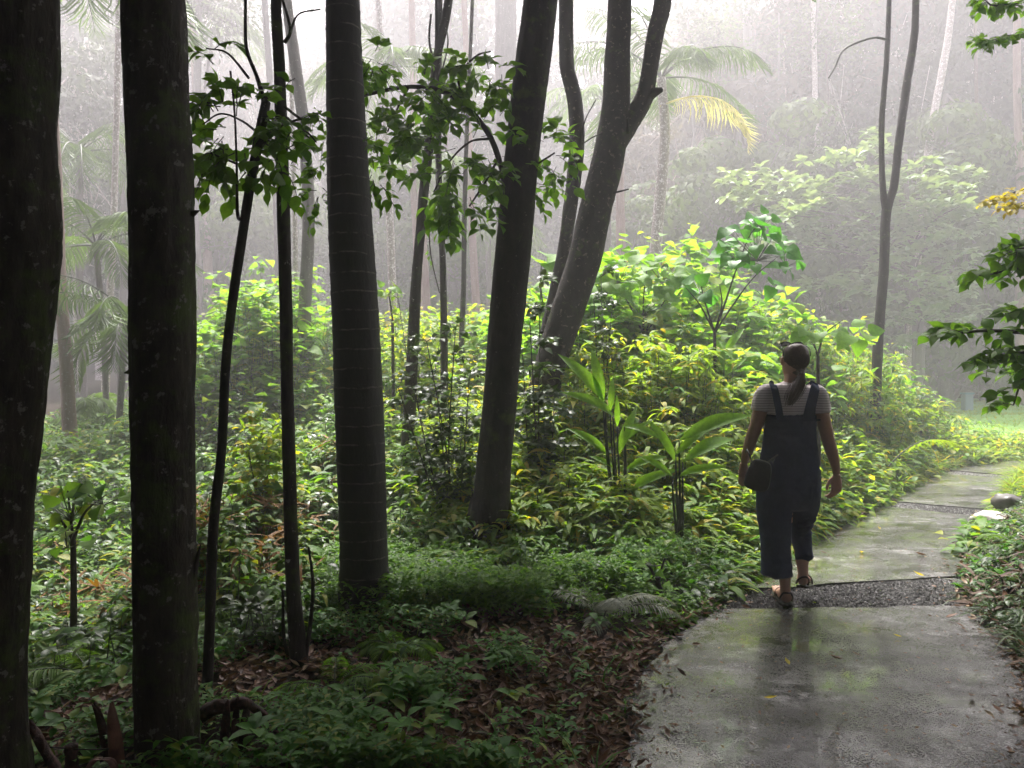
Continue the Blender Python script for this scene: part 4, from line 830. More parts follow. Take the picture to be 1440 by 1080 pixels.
for r0, r1, n in ((4, 5, 5200), (7, 8, 1600), (9, 10, 500)):
    u, v = R.random(n), R.random(n); A = Lp[r0] * (1 - v[:, None]) + Lp[r1] * v[:, None]; B = Rp[r0] * (1 - v[:, None]) + Rp[r1] * v[:, None]; p = A * (1 - u[:, None]) + B * u[:, None]
    s = R.uniform(.004, .011, n); V0 = np.array([[1, 0, 0], [0, 1, 0], [-1, 0, 0], [0, -1, 0], [0, 0, .8], [0, 0, -.8]]); F0 = np.array([(0, 1, 4), (1, 2, 4), (2, 3, 4), (3, 0, 4), (1, 0, 5), (2, 1, 5), (3, 2, 5), (0, 3, 5)])
    V = np.column_stack([p, np.full(n, -.012)])[:, None] + V0[None] * s[:, None, None] * R.uniform(.6, 1.4, (n, 6, 1))
    gr.add(V.reshape(-1, 3), (np.arange(n)[:, None, None] * 6 + F0[None]).reshape(-1, 3))
db = MB(); y = 1 / R.uniform(1 / 9, 1 / 2.8, 2600); x = R.uniform(.1, .75, 2600) * y; k = path_sd(x, y) < -.02; k &= R.random(2600) < np.clip(.25 + .75 * sstep(-.5, 0, path_sd(x, y)), 0, 1); x, y = x[k], y[k]; n = len(x)
ph = R.uniform(0, 2 * PI, n); inst(db, L_LITTER, np.stack([x, y, np.full(n, .012)], -1), np.stack([np.cos(ph), np.sin(ph), 0 * ph], -1), np.stack([R.normal(0, .3, n), R.normal(0, .3, n), np.ones(n)], -1), R.uniform(.008, .028, n), 0)
tag(db.build('debris', M['lf_brn']), kind='stuff')
M['grav'] = plain('gravel', (.055, .052, .05), .6, nz=.8, f=60)
tag(gr.build('gravel', M['grav'], smooth=False), kind='stuff')

# ================================================================ plants one can point to
def leafpatch(mb, c, n, sp, tpl, sz, r, hang=.3, m=0, flat=.35):
    """compound twig foliage: leaves leaving short twigs"""
    p = np.asarray(c) + r.normal(0, 1, (n, 3)) * sp; a = r.normal(0, 1, (n, 3)) + nrm(p - c) * .6; a[:, 2] = a[:, 2] * .4 - hang
    inst(mb, tpl, p, a, r.normal(0, flat, (n, 3)) + [0, 0, 1], r.uniform(*sz, n), m)
def sprays(t, d, ends, m, seed, sz=(.05, .1), n=9, tpl=L_OV5, tw=None, name='foliage', twr=.003, jd=.15, K=0):
    """leafy sprays: (px0,py0)->(px1,py1) twig lines with alternate leaves along them"""
    r = np.random.default_rng(seed); rt = np.array(t.location); ml = MB(); ms = MB()
    for e in ends:
        x0, y0, x1, y1 = e[:4]; dd = d + r.normal(0, jd); a = P(x0, y0, d); b = P(x1, y1, dd); mid = (a + b) / 2 + [0, 0, .02]
        q = spath([a, mid, b], n + 2) - rt; tube(ms, q, np.linspace(twr, twr * .4, n + 2), 4, n + 2, 0, 0, cap=False)
        tg = nrm(np.gradient(q, axis=0)); s = np.tile([1, -1], n)[:n + 2][:, None]
        sd = nrm(np.cross(tg, [0, 0, 1.]) * s + r.normal(0, .45, q.shape)); av = nrm(sd + tg * .7 + [0, 0, -.12] + r.normal(0, .15, q.shape))
        av[-1] = tg[-1]; k = slice(2, None)
        inst(ml, tpl, q[k], av[k], (r.normal(0, .4, q.shape) + [0, -.25, 1])[k], r.uniform(*sz, n + 2)[k], 0)
    ml.build(name, M[m], t); ms.build('twig', M[tw or 'twigd'], t)
def clus(cx, cy, rx, ry, n, r, L=42):
    o = []
    for k in range(n):
        a = r.uniform(0, 2 * PI); s = math.sqrt(r.uniform(0, 1)); x = cx + math.cos(a) * rx * s; y = cy + math.sin(a) * ry * s
        th = math.atan2(y - cy, x - cx) + r.normal(0, .5); l = L * r.uniform(.6, 1.2); o.append((x, y, x + math.cos(th) * l, y + math.sin(th) * l + 12))
    return o
r = np.random.default_rng(301)
sprays(T3, 3.4, clus(330, 180, 50, 70, 30, r, 38) + [(300, 90, 268, 72), (300, 70, 330, 62), (300, 130, 280, 150), (320, 210, 275, 225), (310, 150, 268, 160), (330, 215, 290, 250), (370, 200, 410, 240)] + clus(395, 215, 25, 40, 14, r, 30), 'lf_near', 302, (.06, .1), 6, jd=.12)
sprays(T4, 3.8, [(430, 170, 452, 160), (430, 170, 420, 195), (440, 158, 450, 175), (410, 230, 436, 200), (415, 110, 395, 135), (436, 162, 440, 190)], 'lf_near', 303, (.055, .09), 6, jd=.1)
sprays(T9, 5.0, clus(452, 262, 18, 34, 18, r, 28) + [(500, 140, 470, 175), (480, 160, 455, 200), (455, 200, 450, 240)], 'lf_near', 304, (.055, .09), 6, jd=.1)
sprays(T5, 4.7, clus(528, 85, 18, 14, 10, r, 28) + clus(525, 240, 14, 44, 16, r, 28), 'lf_near', 305, (.06, .1), 6, jd=.1, name='clinging_foliage')
# arching bough from the smooth leaning trunk
twigs(T9, [(6.1, [(716, 300, 9), (706, 240, 8), (688, 190, 8), (655, 150, 7.5), (620, 128, 7), (575, 122, 6), (530, 130, 5), (500, 138, 4)]),
           (6.1, [(655, 150, 4), (645, 110, 3), (668, 80, 3), (690, 72, 2)]), (6.05, [(690, 195, 4), (660, 200, 3), (630, 230, 2.5), (610, 270, 2)]),
           (6.1, [(700, 225, 4), (680, 260, 3), (660, 290, 2.5)]), (6.1, [(575, 122, 4), (560, 150, 3), (545, 185, 2)]), (6.1, [(725, 260, 4), (750, 235, 3), (780, 215, 2.5)])], M['bk_smooth'], 'bough')
r = np.random.default_rng(311)
sprays(T9, 6.1, clus(655, 205, 60, 78, 44, r, 40) + clus(650, 270, 40, 35, 18, r, 36) + clus(590, 150, 45, 30, 15, r, 34), 'lf_near', 312, (.09, .15), 8, jd=.3)
sprays(T9, 6.0, clus(590, 120, 55, 22, 14, r, 34) + clus(690, 100, 42, 18, 14, r, 34) + clus(540, 190, 30, 34, 14, r, 30), 'lf_near', 313, (.09, .15), 7, jd=.3)
sprays(T9, 6.2, clus(768, 215, 22, 38, 18, r, 30) + clus(740, 260, 20, 24, 8, r, 30), 'lf_near', 314, (.08, .14), 7, jd=.2)
sprays(T7, 9.0, clus(600, 340, 12, 60, 6, r, 26), 'lf_near', 315, (.06, .1), 5)

# shrubs with stems: dark leafy shrub between the ringed palm and the smooth trunk, others
def shrub(name, label, px, d, ptop, tops, m, seed, sz, n=8, tpl=L_OV5, cat='shrub', fan=3, L=36, twr=.004, hs=(0, 1)):
    g = P(px, 0, d); rt = np.array([g[0], d, 0]); rt[2] = ground_at(rt); t = thing(name, rt, label, cat); mb = MB(); r = np.random.default_rng(seed); ends = []
    gp = HZ + (CH - rt[2]) * F / d
    for (x, y) in tops:
        pts = np.array([[0, 0, -.05], (P((px + x) / 2 + r.normal(0, 5), (gp * .55 + y * .45), d) - rt), P(x, y, d + r.normal(0, .15)) - rt])
        tube(mb, pts, [twr * 2.2, twr * 1.6, twr], 6, 12, 0, 0)
        q = spath(pts, 10) + rt
        for k in range(3, 10):
            for f_ in range(fan):
                c = q[k]; cx = 720 + F * c[0] / c[1]; cy = HZ - (c[2] - CH) * F / c[1]; a = r.uniform(-PI, 0.3) if f_ else r.uniform(-PI, 0)
                if (k - 3) / 7 < hs[0]: continue
                l = L * r.uniform(.5, 1.1); ends.append((cx, cy, cx + math.cos(a) * l, cy + math.sin(a) * l * .6))
    mb.build('stem', M['twigd'], t); sprays(t, d, ends, m, seed + 1, sz, n, tpl, twr=.0025, jd=.2); return t
shrub('shrub', 'dark small-leaved shrub growing between the ringed palm and the smooth leaning trunk', 640, 6.6, 0, [(575, 500), (600, 480), (640, 470), (560, 545), (660, 530), (615, 560), (650, 600)], 'lf_dark', 401, (.05, .09), 6, fan=4, L=30)
shrub('shrub', 'leafy shrub in front of the foot of the big forked trunk', 760, 7.0, 0, [(745, 450), (760, 400), (735, 500), (780, 560), (748, 560)], 'lf_dark', 402, (.06, .11), 6, fan=4, L=30)
shrub('shrub', 'dark twiggy shrub against the bright leaves right of the big forked trunk', 850, 8.2, 0, [(845, 390), (835, 420), (860, 440), (852, 460)], 'lf_dark', 403, (.06, .1), 6, fan=3, L=26, hs=(.5, 1))
shrub('shrub', 'yellow-green shrub in the fog behind the slim bent trunk', 600, 9.5, 0, [(560, 420), (590, 450), (575, 480), (620, 470)], 'lf_yel', 404, (.08, .13), 6, fan=3, L=30)
shrub('shrub', 'yellow-tipped leafy shrub left of the straight dark pole, above the orange ferns', 375, 6.3, 0, [(345, 610), (365, 590), (385, 600), (400, 620), (350, 640)], 'lf_yel', 405, (.06, .1), 6, fan=4, L=28)
def heart_sapling(label, base, split, arms, d, m, seed, ncr, sz=(.13, .2), blobs=()):
    rt = P(base[0], base[1], d); rt[2] = ground_at(rt); t = thing('sapling', rt, label, 'sapling'); r = np.random.default_rng(seed); mb = MB(); s = P(split[0], split[1], d) - rt
    tube(mb, [[0, 0, -.05], s * .5 + [.01, 0, 0], s], [.026, .022, .018], 10, 16, 0, .04); mb.build('trunk', M['twigd'], t); mb = MB()
    for A in arms:
        q = [s] + [P(a[0], a[1], d + (a[2] if len(a) > 2 else 0)) - rt for a in A]; tube(mb, q, np.linspace(.013, .004, len(q)), 6, 14, 0, 0)
    mb.build('branch', M['twigd'], t); ml = MB(); ms = MB()
    for (cx, cy, rx, ry, n) in blobs:
        a = r.uniform(0, 2 * PI, n); q = np.sqrt(r.random(n)); c = np.array([P(cx + math.cos(i) * rx * j, cy + math.sin(i) * ry * j, d + r.normal(0, .28)) for i, j in zip(a, q)]) - rt
        ct = P(cx, cy + ry * .6, d) - rt; sticks(ms, np.repeat(ct[None], n, 0), c, .004, .0025, 4)
        dr = nrm(c - ct) + r.normal(0, .35, (n, 3)); dr[:, 2] -= .45
        inst(ml, L_HEART, c, dr, r.normal(0, .35, (n, 3)) + [0, -.8, .8], r.uniform(*sz, n), 0)
    ml.build('foliage', M[m], t); ms.build('twig', M['stem'], t); return t
heart_sapling('slim sapling topped by a cluster of heart-shaped green leaves, left of the person', (1003, 592), (1005, 468),
   [[(1020, 425), (1035, 380), (1055, 330), (1075, 310)], [(1030, 430), (1060, 390), (1095, 360)], [(985, 430), (965, 405)], [(990, 420), (985, 395)], [(1015, 430), (1012, 400)]], 8.6, 'lf_sap', 411, 0, (.13, .2),
   [(1065, 345, 52, 36, 46), (1030, 352, 26, 18, 16), (1072, 312, 22, 16, 12), (1105, 365, 24, 18, 12), (1085, 398, 8, 6, 3), (985, 405, 22, 14, 8)])
heart_sapling('bright shrub with broad round leaves topping the bank right of the big forked trunk', (905, 640), (905, 470), [[(880, 420), (850, 385)], [(905, 420), (910, 375)], [(930, 430), (960, 385)], [(940, 430), (985, 400)]], 9.6, 'lf_heart', 412, 0, (.15, .25),
   [(870, 385, 40, 22, 34), (930, 385, 45, 20, 34), (985, 400, 35, 22, 20), (900, 430, 50, 25, 26), (800, 380, 26, 20, 10)])
heart_sapling('big-leaved plant peeking over the bank between the smooth trunk and the forked trunk', (765, 600), (765, 440), [[(760, 400), (762, 365)]], 9.0, 'lf_heart', 413, 0, (.2, .3), [(764, 368, 16, 12, 6), (770, 410, 20, 18, 8)])
heart_sapling('broad-leaved shrub just behind the head of the person', (1150, 600), (1150, 500), [[(1140, 475), (1125, 462)], [(1160, 470), (1185, 450)]], 8.2, 'lf_heart', 414, 0, (.14, .24), [(1150, 468, 34, 12, 12), (1210, 470, 22, 14, 10), (1130, 495, 20, 10, 5)])
heart_sapling('leafy young tree in the gully between the two thick left trunks', (100, 960), (103, 760), [[(98, 715), (95, 690)], [(120, 720), (150, 695)], [(85, 730), (70, 720)]], 5.2, 'lf_mid', 415, 0, (.08, .13), [(100, 715, 40, 30, 26), (145, 700, 32, 18, 16), (95, 760, 30, 18, 10)])
heart_sapling('small bright round-leaved seedling at the path side, left of the front joint', (925, 850), (925, 820), [[(930, 800), (935, 785)], [(915, 800), (908, 792)]], 5.0, 'lf_heart', 416, 0, (.05, .085), [(920, 792, 20, 7, 7), (932, 815, 12, 10, 5)])
heart_sapling('yellow-green leaf tuft in the fog just right of the ringed palm', (552, 560), (552, 450), [[(548, 420), (545, 405)]], 9.5, 'lf_heart', 417, 0, (.09, .14), [(548, 408, 14, 7, 8)])
def ginger(label, base, d, leaves, seed, w=.72):
    rt = P(base[0], base[1], d); rt[2] = ground_at(rt); t = thing('ginger_plant', rt, label, 'plant'); mb = MB()
    for (x0, y0, x1, y1, *dd) in leaves:
        a = P(x0, y0, d) - rt; b = P(x1, y1, d + (dd[0] if dd else 0)) - rt; L = np.linalg.norm(b - a); tb = MB()
        n0 = nrm(np.array([-(b - a)[2] * .25, -.75, .55]))
        inst(tb, L_GING, a[None], (b - a + [0, 0, L * .1])[None], n0[None], L, 0, w); tb.build('leaf', M['lf_ging'], t)
        tube(mb, [np.array([0, 0, 0.]) + [a[0] * .3, 0, 0], a * [.8, 1, .6], a], [.012, .009, .005], 6, 8, 0, 0)
    mb.build('stem', M['stem'], t); return t
ginger('large ginger plant with long upright pointed leaves right of the forked trunk foot', (880, 730), 6.4,
   [(850, 565, 788, 495), (848, 570, 832, 488), (858, 580, 862, 530), (868, 600, 868, 560, -.1), (862, 585, 800, 550, -.2), (878, 600, 930, 615, -.2), (855, 640, 800, 600), (870, 640, 895, 570), (880, 660, 940, 640), (865, 660, 830, 640), (885, 690, 950, 660, -.2), (880, 620, 915, 590)], 1)
ginger('ginger plant whose long bright leaf points at the shoulder of the person', (960, 720), 5.9, [(955, 620, 1062, 578), (950, 640, 1000, 600), (960, 650, 1040, 610, .2), (950, 650, 915, 590), (955, 670, 1015, 655, -.2), (945, 670, 900, 640)], 2)
ginger('tall ginger stem with pointed leaves beside the heart-leaved sapling', (1018, 640), 8.8, [(1018, 500, 1048, 458), (1018, 530, 1052, 500), (1018, 520, 1005, 470), (1018, 555, 1055, 545), (1018, 570, 990, 530)], 3, .8)
ginger('small clump of long pale leaves low in the bank behind the person', (1085, 660), 7.6, [(1085, 600, 1110, 560), (1085, 600, 1060, 560), (1085, 620, 1120, 600), (1085, 610, 1090, 555)], 4)
def fern(label, px, py, d, nf, L, m, seed, el=(.3, .9), droop=.9, kind='fern', ll=.16, az=None):
    rt = P(px, py, d); rt[2] = ground_at(rt); t = thing('fern', rt, label, 'fern'); r = np.random.default_rng(seed)
    for k in range(nf):
        a = MB(); b = MB(); frond(a, b, (0, 0, .02), (az[k % len(az)] + r.normal(0, .15)) if az else k * 2.399 + r.normal(0, .2), r.uniform(*el), L * r.uniform(.7, 1.15), droop, 30, ll, .15, r, wv=1.0, ws=.55)
        a.f += [f + a.n for f in b.f]; a.v += b.v; a.m += [q + 1 for q in b.m]; a.n += b.n
        a.build('frond', [M[m], M['stem']], t)
fern('silvery grey fern at the edge of the shade beside the path', 848, 880, 4.55, 11, .46, 'lf_silver', 501, ll=.09, el=(.6, 1.3), droop=.85)
fern('green fern left of the straight dark pole', 345, 860, 4.6, 9, .5, 'lf_fern', 502, ll=.14)
fern('feathery green fern between the smooth trunk and the silvery fern', 815, 770, 5.6, 9, .45, 'lf_fern', 503, ll=.14)
fern('rust brown dying fern under the straight dark pole', 375, 790, 5.4, 8, .45, 'lf_rust', 504, ll=.13)
fern('orange tinted fern between the ringed palm and the slim bent trunk', 565, 735, 7.0, 10, .55, 'lf_rust', 505, ll=.16)
fern('yellow-green fern mat at the lower left beside the thick left trunk', 130, 985, 4.2, 11, .6, 'lf_fern', 506, ll=.16)
fern('olive fern low left between the two thick trunks', 60, 960, 4.6, 9, .55, 'lf_rust', 507, ll=.15)
fern('green fern leaning on the second thick trunk at its right', 330, 960, 4.3, 8, .4, 'lf_fern', 508, ll=.12)
fern('drooping ferny plant over the stones at the right edge of the path', 1440, 770, 5.7, 9, .5, 'lf_fern', 509, ll=.12)
fern('dark green fern in the shade below the ringed palm', 560, 960, 4.0, 10, .34, 'lf_near', 510, ll=.09)
fern('small dark fern right of the straight dark pole near the bottom', 470, 1010, 3.5, 9, .3, 'lf_near', 511, ll=.08)
fern('spreading dark fern at the foot of the smooth leaning trunk', 720, 830, 5.1, 10, .38, 'lf_near', 512, ll=.1)
# dead grey palm frond by the ringed palm
rt = P(415, 745, 7.2); rt[2] = ground_at(rt); t = thing('dead_palm_frond', rt, 'dead purplish palm frond lying on the undergrowth left of the ringed palm', 'palm frond'); a = MB(); b = MB()
M['lf_dead'] = leafmat('leaf_dead_palm', (.13, .085, .08), (.2, .14, .13), .1, .5)
frond(a, b, P(415, 745, 7.2) - rt, .25, 1.0, .9, .5, 36, .5, .05, wv=.7); frond(a, b, P(430, 735, 7.1) - rt, .5, .6, .8, .4, 30, .45, .1, wv=.7); a.build('leaflets', M['lf_dead'], t); b.build('stalk', M['twig'], t)
# arching reed by the path bend
rt = P(1250, 630, 9.5); rt[2] = ground_at(rt); t = thing('arching_grass', rt, 'long arching grass stalk hanging over the bank near the path bend', 'grass plant'); a = MB(); b = MB()
frond(a, b, (0, 0, .3), .05, .85, 1.1, .9, 30, .2, .5, wv=.5); a.build('blades', M['lf_yel'], t); b.build('stalk', M['stem'], t)
# foliage entering from the right, on trees that stand outside the frame
def edge_tree(name, label, px, d, branches, m, seed, sz, n, base_px=1600, H=5.5, tpl=L_OV5, L=36, crown=False):
    g = (base_px - 720) / F * d; rt = np.array([g, d, 0]); rt[2] = ground_at(rt); t = thing(name, rt, label, 'tree'); mb = MB(); r = np.random.default_rng(seed); ends = []
    tube(mb, [[0, 0, -.2], [0, 0, H * .5], [.1, 0, H]], [.07, .06, .03], 10, 20, 0, .04); mb.build('trunk', M['bk_dark'], t); mb = MB()
    for B in branches:
        q0 = np.array([P(x, y, d) for x, y in B]) - rt; s0 = np.array([[0, 0, min(H * .95, max(.3, q0[0][2] - .2))]]); q = np.vstack([s0, q0]); tube(mb, q, np.linspace(.02, .004, len(q)), 6, len(q) * 5, 0, .03); mb.build('branch', M['bk_dark'], t); mb = MB()
        W = spath([(x, y) for x, y in B], 12)
        for (x, y) in W:
            for f_ in range(1, 2 + (r.random() < .45)):
                a = PI + r.normal(0, .9) if f_ == 1 else r.uniform(-PI, PI); l = L * r.uniform(.4, 1); ends.append((x, y, x + math.cos(a) * l, y + math.sin(a) * l * .5 + 6))
        ends.append((*B[-1], B[-1][0] - L * .7, B[-1][1] + 4))
    sprays(t, d, ends, m, seed + 1, sz, n, tpl, jd=.15)
edge_tree('tree', 'dark glossy-leaved branches reaching in from the right edge at head height of the person', 1440, 4.6,
   [[(1520, 360), (1480, 366), (1460, 370), (1410, 382), (1382, 388)], [(1520, 330), (1470, 345), (1435, 350), (1425, 355)], [(1520, 470), (1450, 468), (1390, 465), (1350, 468), (1330, 470)], [(1520, 500), (1450, 495), (1410, 500), (1390, 508)], [(1520, 520), (1470, 520), (1440, 530), (1425, 570)], [(1520, 440), (1470, 440), (1435, 442)]], 'lf_near', 601, (.07, .12), 6, H=3.5)
edge_tree('tree', 'golden yellow leaves hanging in at the right edge above the dark branches', 1440, 6.5, [[(1520, 250), (1460, 262), (1415, 275), (1395, 285)], [(1520, 275), (1460, 285), (1420, 292)]], 'lf_gold', 611, (.05, .09), 6, H=5, L=24)
edge_tree('tree', 'dark leaves in the top right corner of the photo', 1440, 6.0, [[(1520, -20), (1450, 0), (1400, 8), (1385, 0)], [(1520, 60), (1450, 48), (1400, 58), (1385, 55)]], 'lf_near', 621, (.06, .1), 6, H=6, L=28)

# fallen and small things
def stick_thing(name, label, cat, lines, m, d=None):
    rt = P(*lines[0][0][:3]); rt[2] = ground_at(rt); t = thing(name, rt, label, cat); mb = MB()
    for L in lines:
        tube(mb, np.array([P(*a[:3]) for a in L]) - rt, [a[3] / 2 / F * a[2] for a in L], 14, len(L) * 12, 0, .26, (4, 22), 5)
    return t, mb
def stick_single(name, label, cat, lines, m):
    t, mb = stick_thing(name, label, cat, lines, m); loc = t.location.copy(); bpy.data.objects.remove(t); o = mb.build(name, m); o.location = loc; tag(o, label, cat)
M['redwood'] = plain('red_rotten_wood', (.075, .028, .018), .8, nz=.8, f=45, bs=1.0, c2=(.012, .007, .006))
M['husk'] = plain('palm_husk', (.36, .17, .11), .5, nz=.7, f=14, bs=.5, c2=(.12, .05, .035))
stick_single('fallen_log', 'rotting log lying at the foot of the snapped sapling', 'log', [[(284, 1006, 3.0, 20), (300, 996, 3.0, 19), (322, 992, 2.98, 17), (345, 990, 2.96, 15), (375, 1006, 3.0, 6)]], M['redwood'])
for k, (x, y0, y1, w_, lb) in enumerate([(318, 1090, 990, 12, 'reddish rotting stake left in the row under the log'), (332, 1090, 985, 10, 'reddish rotting stake in the middle of the row under the log'), (345, 1090, 995, 13, 'reddish rotting stake right in the row under the log')]):
    stick_single('dead_stake', lb, 'stake', [[(x, y0 + 20, 2.95, w_ * 1.2), (x - 2, (y0 + y1) / 2, 2.95, w_), (x + 1, y1 + 6, 2.95, w_ * .8), (x + 3, y1 - 6, 2.95, w_ * .15)]], M['redwood'])
stick_single('fallen_branch', 'red-brown fallen branch slanting at the bottom left corner', 'branch', [[(40, 1015, 2.7, 9), (58, 1045, 2.68, 12), (95, 1110, 2.6, 15)]], M['redwood'])
stick_single('dead_stump', 'short dark square-topped stump at the bottom left', 'stump', [[(102, 1120, 2.75, 18), (101, 1080, 2.75, 17), (100, 1048, 2.75, 16)]], M['redwood'])
stick_single('wire', 'thin dark wire at the bottom left running into the second thick trunk', 'wire', [[(60, 1050, 2.72, 1.8), (130, 1054, 2.76, 1.8), (200, 1050, 2.85, 1.8)]], M['twigd'])
# split palm sheaths: curved tapering blades
def sheath(label, pts, d, m):
    rt = P(pts[0][0], pts[0][1], d); rt[2] = ground_at(rt); mb = MB(); c = spath(np.array([[*P(x, y, d), w_ / F * d] for x, y, w_ in pts]), 20); n = 9; a = np.linspace(-1.2, 1.2, n)
    V = c[:, None, :3] + c[:, 3][:, None, None] * .5 * np.stack([np.sin(a), -np.cos(a) * .7, 0 * a], -1)[None]; V2 = V + np.array([0, .012, 0]); i = np.arange(19)[:, None] * n + np.arange(n - 1)[None]
    q = np.stack([i, i + 1, i + n + 1, i + n], -1).reshape(-1, 4); mb.add(V.reshape(-1, 3) - rt, q); mb.add(V2.reshape(-1, 3) - rt, q[:, ::-1])
    o = mb.build('palm_sheath', m); o.location = rt; tag(o, label, 'palm sheath')
sheath('upright pale split palm sheath in front of the ferns at the lower left', [(166, 1085, 22), (162, 1040, 20), (158, 1010, 14), (156, 988, 3)], 2.8, M['husk'])
sheath('darker leaning palm sheath beside the pale one at the lower left', [(158, 1090, 16), (148, 1040, 14), (138, 1005, 9), (130, 990, 3)], 2.9, M['redwood'])
sheath('curled pale palm sheath low by the second thick trunk', [(120, 1085, 5), (135, 1068, 12), (155, 1070, 12), (165, 1095, 6)], 2.7, M['husk'])
stick_single('fallen_twig', 'pale forked twig on the leaf litter beside the path', 'twig', [[(848, 930, 3.95, 3), (862, 945, 3.9, 3.5), (880, 962, 3.85, 2.5)], [(862, 945, 3.9, 3), (900, 945, 3.9, 4), (915, 940, 3.9, 2)]], M['twig'])
stick_single('fallen_twig', 'bent brown stick on the red soil near the bottom of the litter strip', 'twig', [[(815, 1040, 3.12, 4), (830, 1010, 3.3, 4), (838, 985, 3.5, 3), (835, 960, 3.7, 2)]], M['twig'])
# rocks
M['rock'] = plain('pale_rock', (.42, .40, .38), .55, nz=.5, f=9, bs=.6); M['rockd'] = plain('dark_rock', (.09, .085, .075), .5, nz=.6, f=9, bs=.7)
def rock(label, px, py, d, s, m, seed):
    p = P(px, py, d); n, k = 24, 14; th = np.linspace(0, 2 * PI, n, endpoint=False); ph = np.linspace(-PI / 2, PI / 2, k); A, B = np.meshgrid(th, ph)
    D = np.stack([np.cos(A) * np.cos(B), np.sin(A) * np.cos(B), np.sin(B)], -1); f = 1 + .28 * vn(D[..., 0] * 1.6 + seed, D[..., 1] * 1.6, D[..., 2] * 1.6, seed) + .1 * vn(D[..., 0] * 5, D[..., 1] * 5, D[..., 2] * 5, seed)
    D = np.sign(D) * np.abs(D) ** .8
    V = D * f[..., None] * np.array(s); i = np.arange(k - 1)[:, None] * n + np.arange(n)[None]; j = np.arange(k - 1)[:, None] * n + (np.arange(n)[None] + 1) % n
    mb = MB(); mb.add(V, np.stack([i, j, j + n, i + n], -1).reshape(-1, 4)); o = mb.build('rock', m); o.location = p; tag(o, label, 'rock')
rock('pale flat rock at the right edge of the path', 1402, 735, 7.2, (.21, .2, .09), M['rock'], 3)
rock('dark block-shaped rock behind the pale rock', 1416, 708, 7.9, (.11, .16, .1), M['rockd'], 7)
rock('grey rock half buried in leaves at the right edge, lower down', 1408, 788, 5.9, (.13, .14, .1), M['rockd'], 11)
rock('small dark stone at the left edge of the path by the leg of the person', 1052, 750, 6.5, (.08, .07, .04), M['rockd'], 15)
# leaves lying on the path
def path_leaf(px, py, m, label, s, seed):
    g = G(px, py); r = np.random.default_rng(seed); mb = MB(); a = r.uniform(0, 6.28); inst(mb, L_LITTER, np.zeros((1, 3)), np.array([[math.cos(a), math.sin(a), .05]]), np.array([[.1, .1, 1]]), s, 0)
    o = mb.build('fallen_leaf', M[m]); o.location = (g[0], g[1], .012); tag(o, label, 'leaf', 'leaves fallen on the path')
for k, q in enumerate([(1110, 938, 'lf_gold', 'yellow leaf on the near slab right below the feet of the person', .055), (1074, 984, 'lf_gold', 'yellow leaf on the near slab, the one lowest in the photo', .06), (936, 968, 'lf_yel', 'tiny yellow-green leaf near the left edge of the near slab', .03),
    (1185, 930, 'lf_brn', 'curled brown leaf on the near slab right of the upper yellow leaf', .07), (1210, 925, 'lf_brn', 'small brown leaf beside the curled brown leaf', .045), (1268, 898, 'lf_gold', 'small tan leaf on the right of the near slab', .045), (1330, 871, 'lf_husk' if 0 else 'lf_brn', 'brown leaf close to the right end of the front joint', .08),
    (1368, 980, 'lf_brn', 'brown leaf near the right edge of the near slab', .06), (1164, 780, 'lf_brn', 'dark leaf on the second slab right beside the knee of the person', .06), (1212, 778, 'lf_gold', 'tan leaf on the second slab', .08), (1238, 746, 'lf_gold', 'orange tan leaf in the middle of the second slab', .06), (1302, 782, 'lf_brn', 'twisted brown leaf on the right of the second slab', .1), (1300, 812, 'lf_gold', 'pale leaf on the front joint near its right end', .08), (1325, 672, 'lf_gold', 'pale leaf on the far slab', .1), (1148, 850, 'lf_yel', 'yellow-green leaf on the front joint under the lifted foot', .035)]):
    path_leaf(q[0], q[1], q[2], q[3], q[4], 700 + k)
# pale blue bin on the lawn
rt = P(1360, 560, 24); rt[2] = ground_at(rt) + .03; t = thing('litter_bin', rt, 'small pale blue box on the far lawn', 'bin'); mb = MB()
M['blue'] = plain('pale_blue_paint', (.14, .22, .25), .5); M['blued'] = plain('blue_lid', (.08, .2, .25), .5)
import bmesh
def rbox(name, c, s, m, par, bev=.02):
    bm = bmesh.new(); bmesh.ops.create_cube(bm, size=1); [setattr(v, 'co', Vector((v.co.x * s[0], v.co.y * s[1], v.co.z * s[2]))) for v in bm.verts]; bmesh.ops.bevel(bm, geom=bm.edges[:], offset=bev, segments=2, affect='EDGES')
    me = bpy.data.meshes.new(name); bm.to_mesh(me); me.materials.append(m); o = bpy.data.objects.new(name, me); COL.objects.link(o); o.parent = par; o.location = c; return o
zt = P(1360, 552, 24)[2] - rt[2]; rbox('body', (0, 0, zt * .45), (.26, .26, zt * .9), M['blue'], t); rbox('lid', (0, 0, zt * .95), (.3, .3, zt * .1), M['blued'], t, .01)
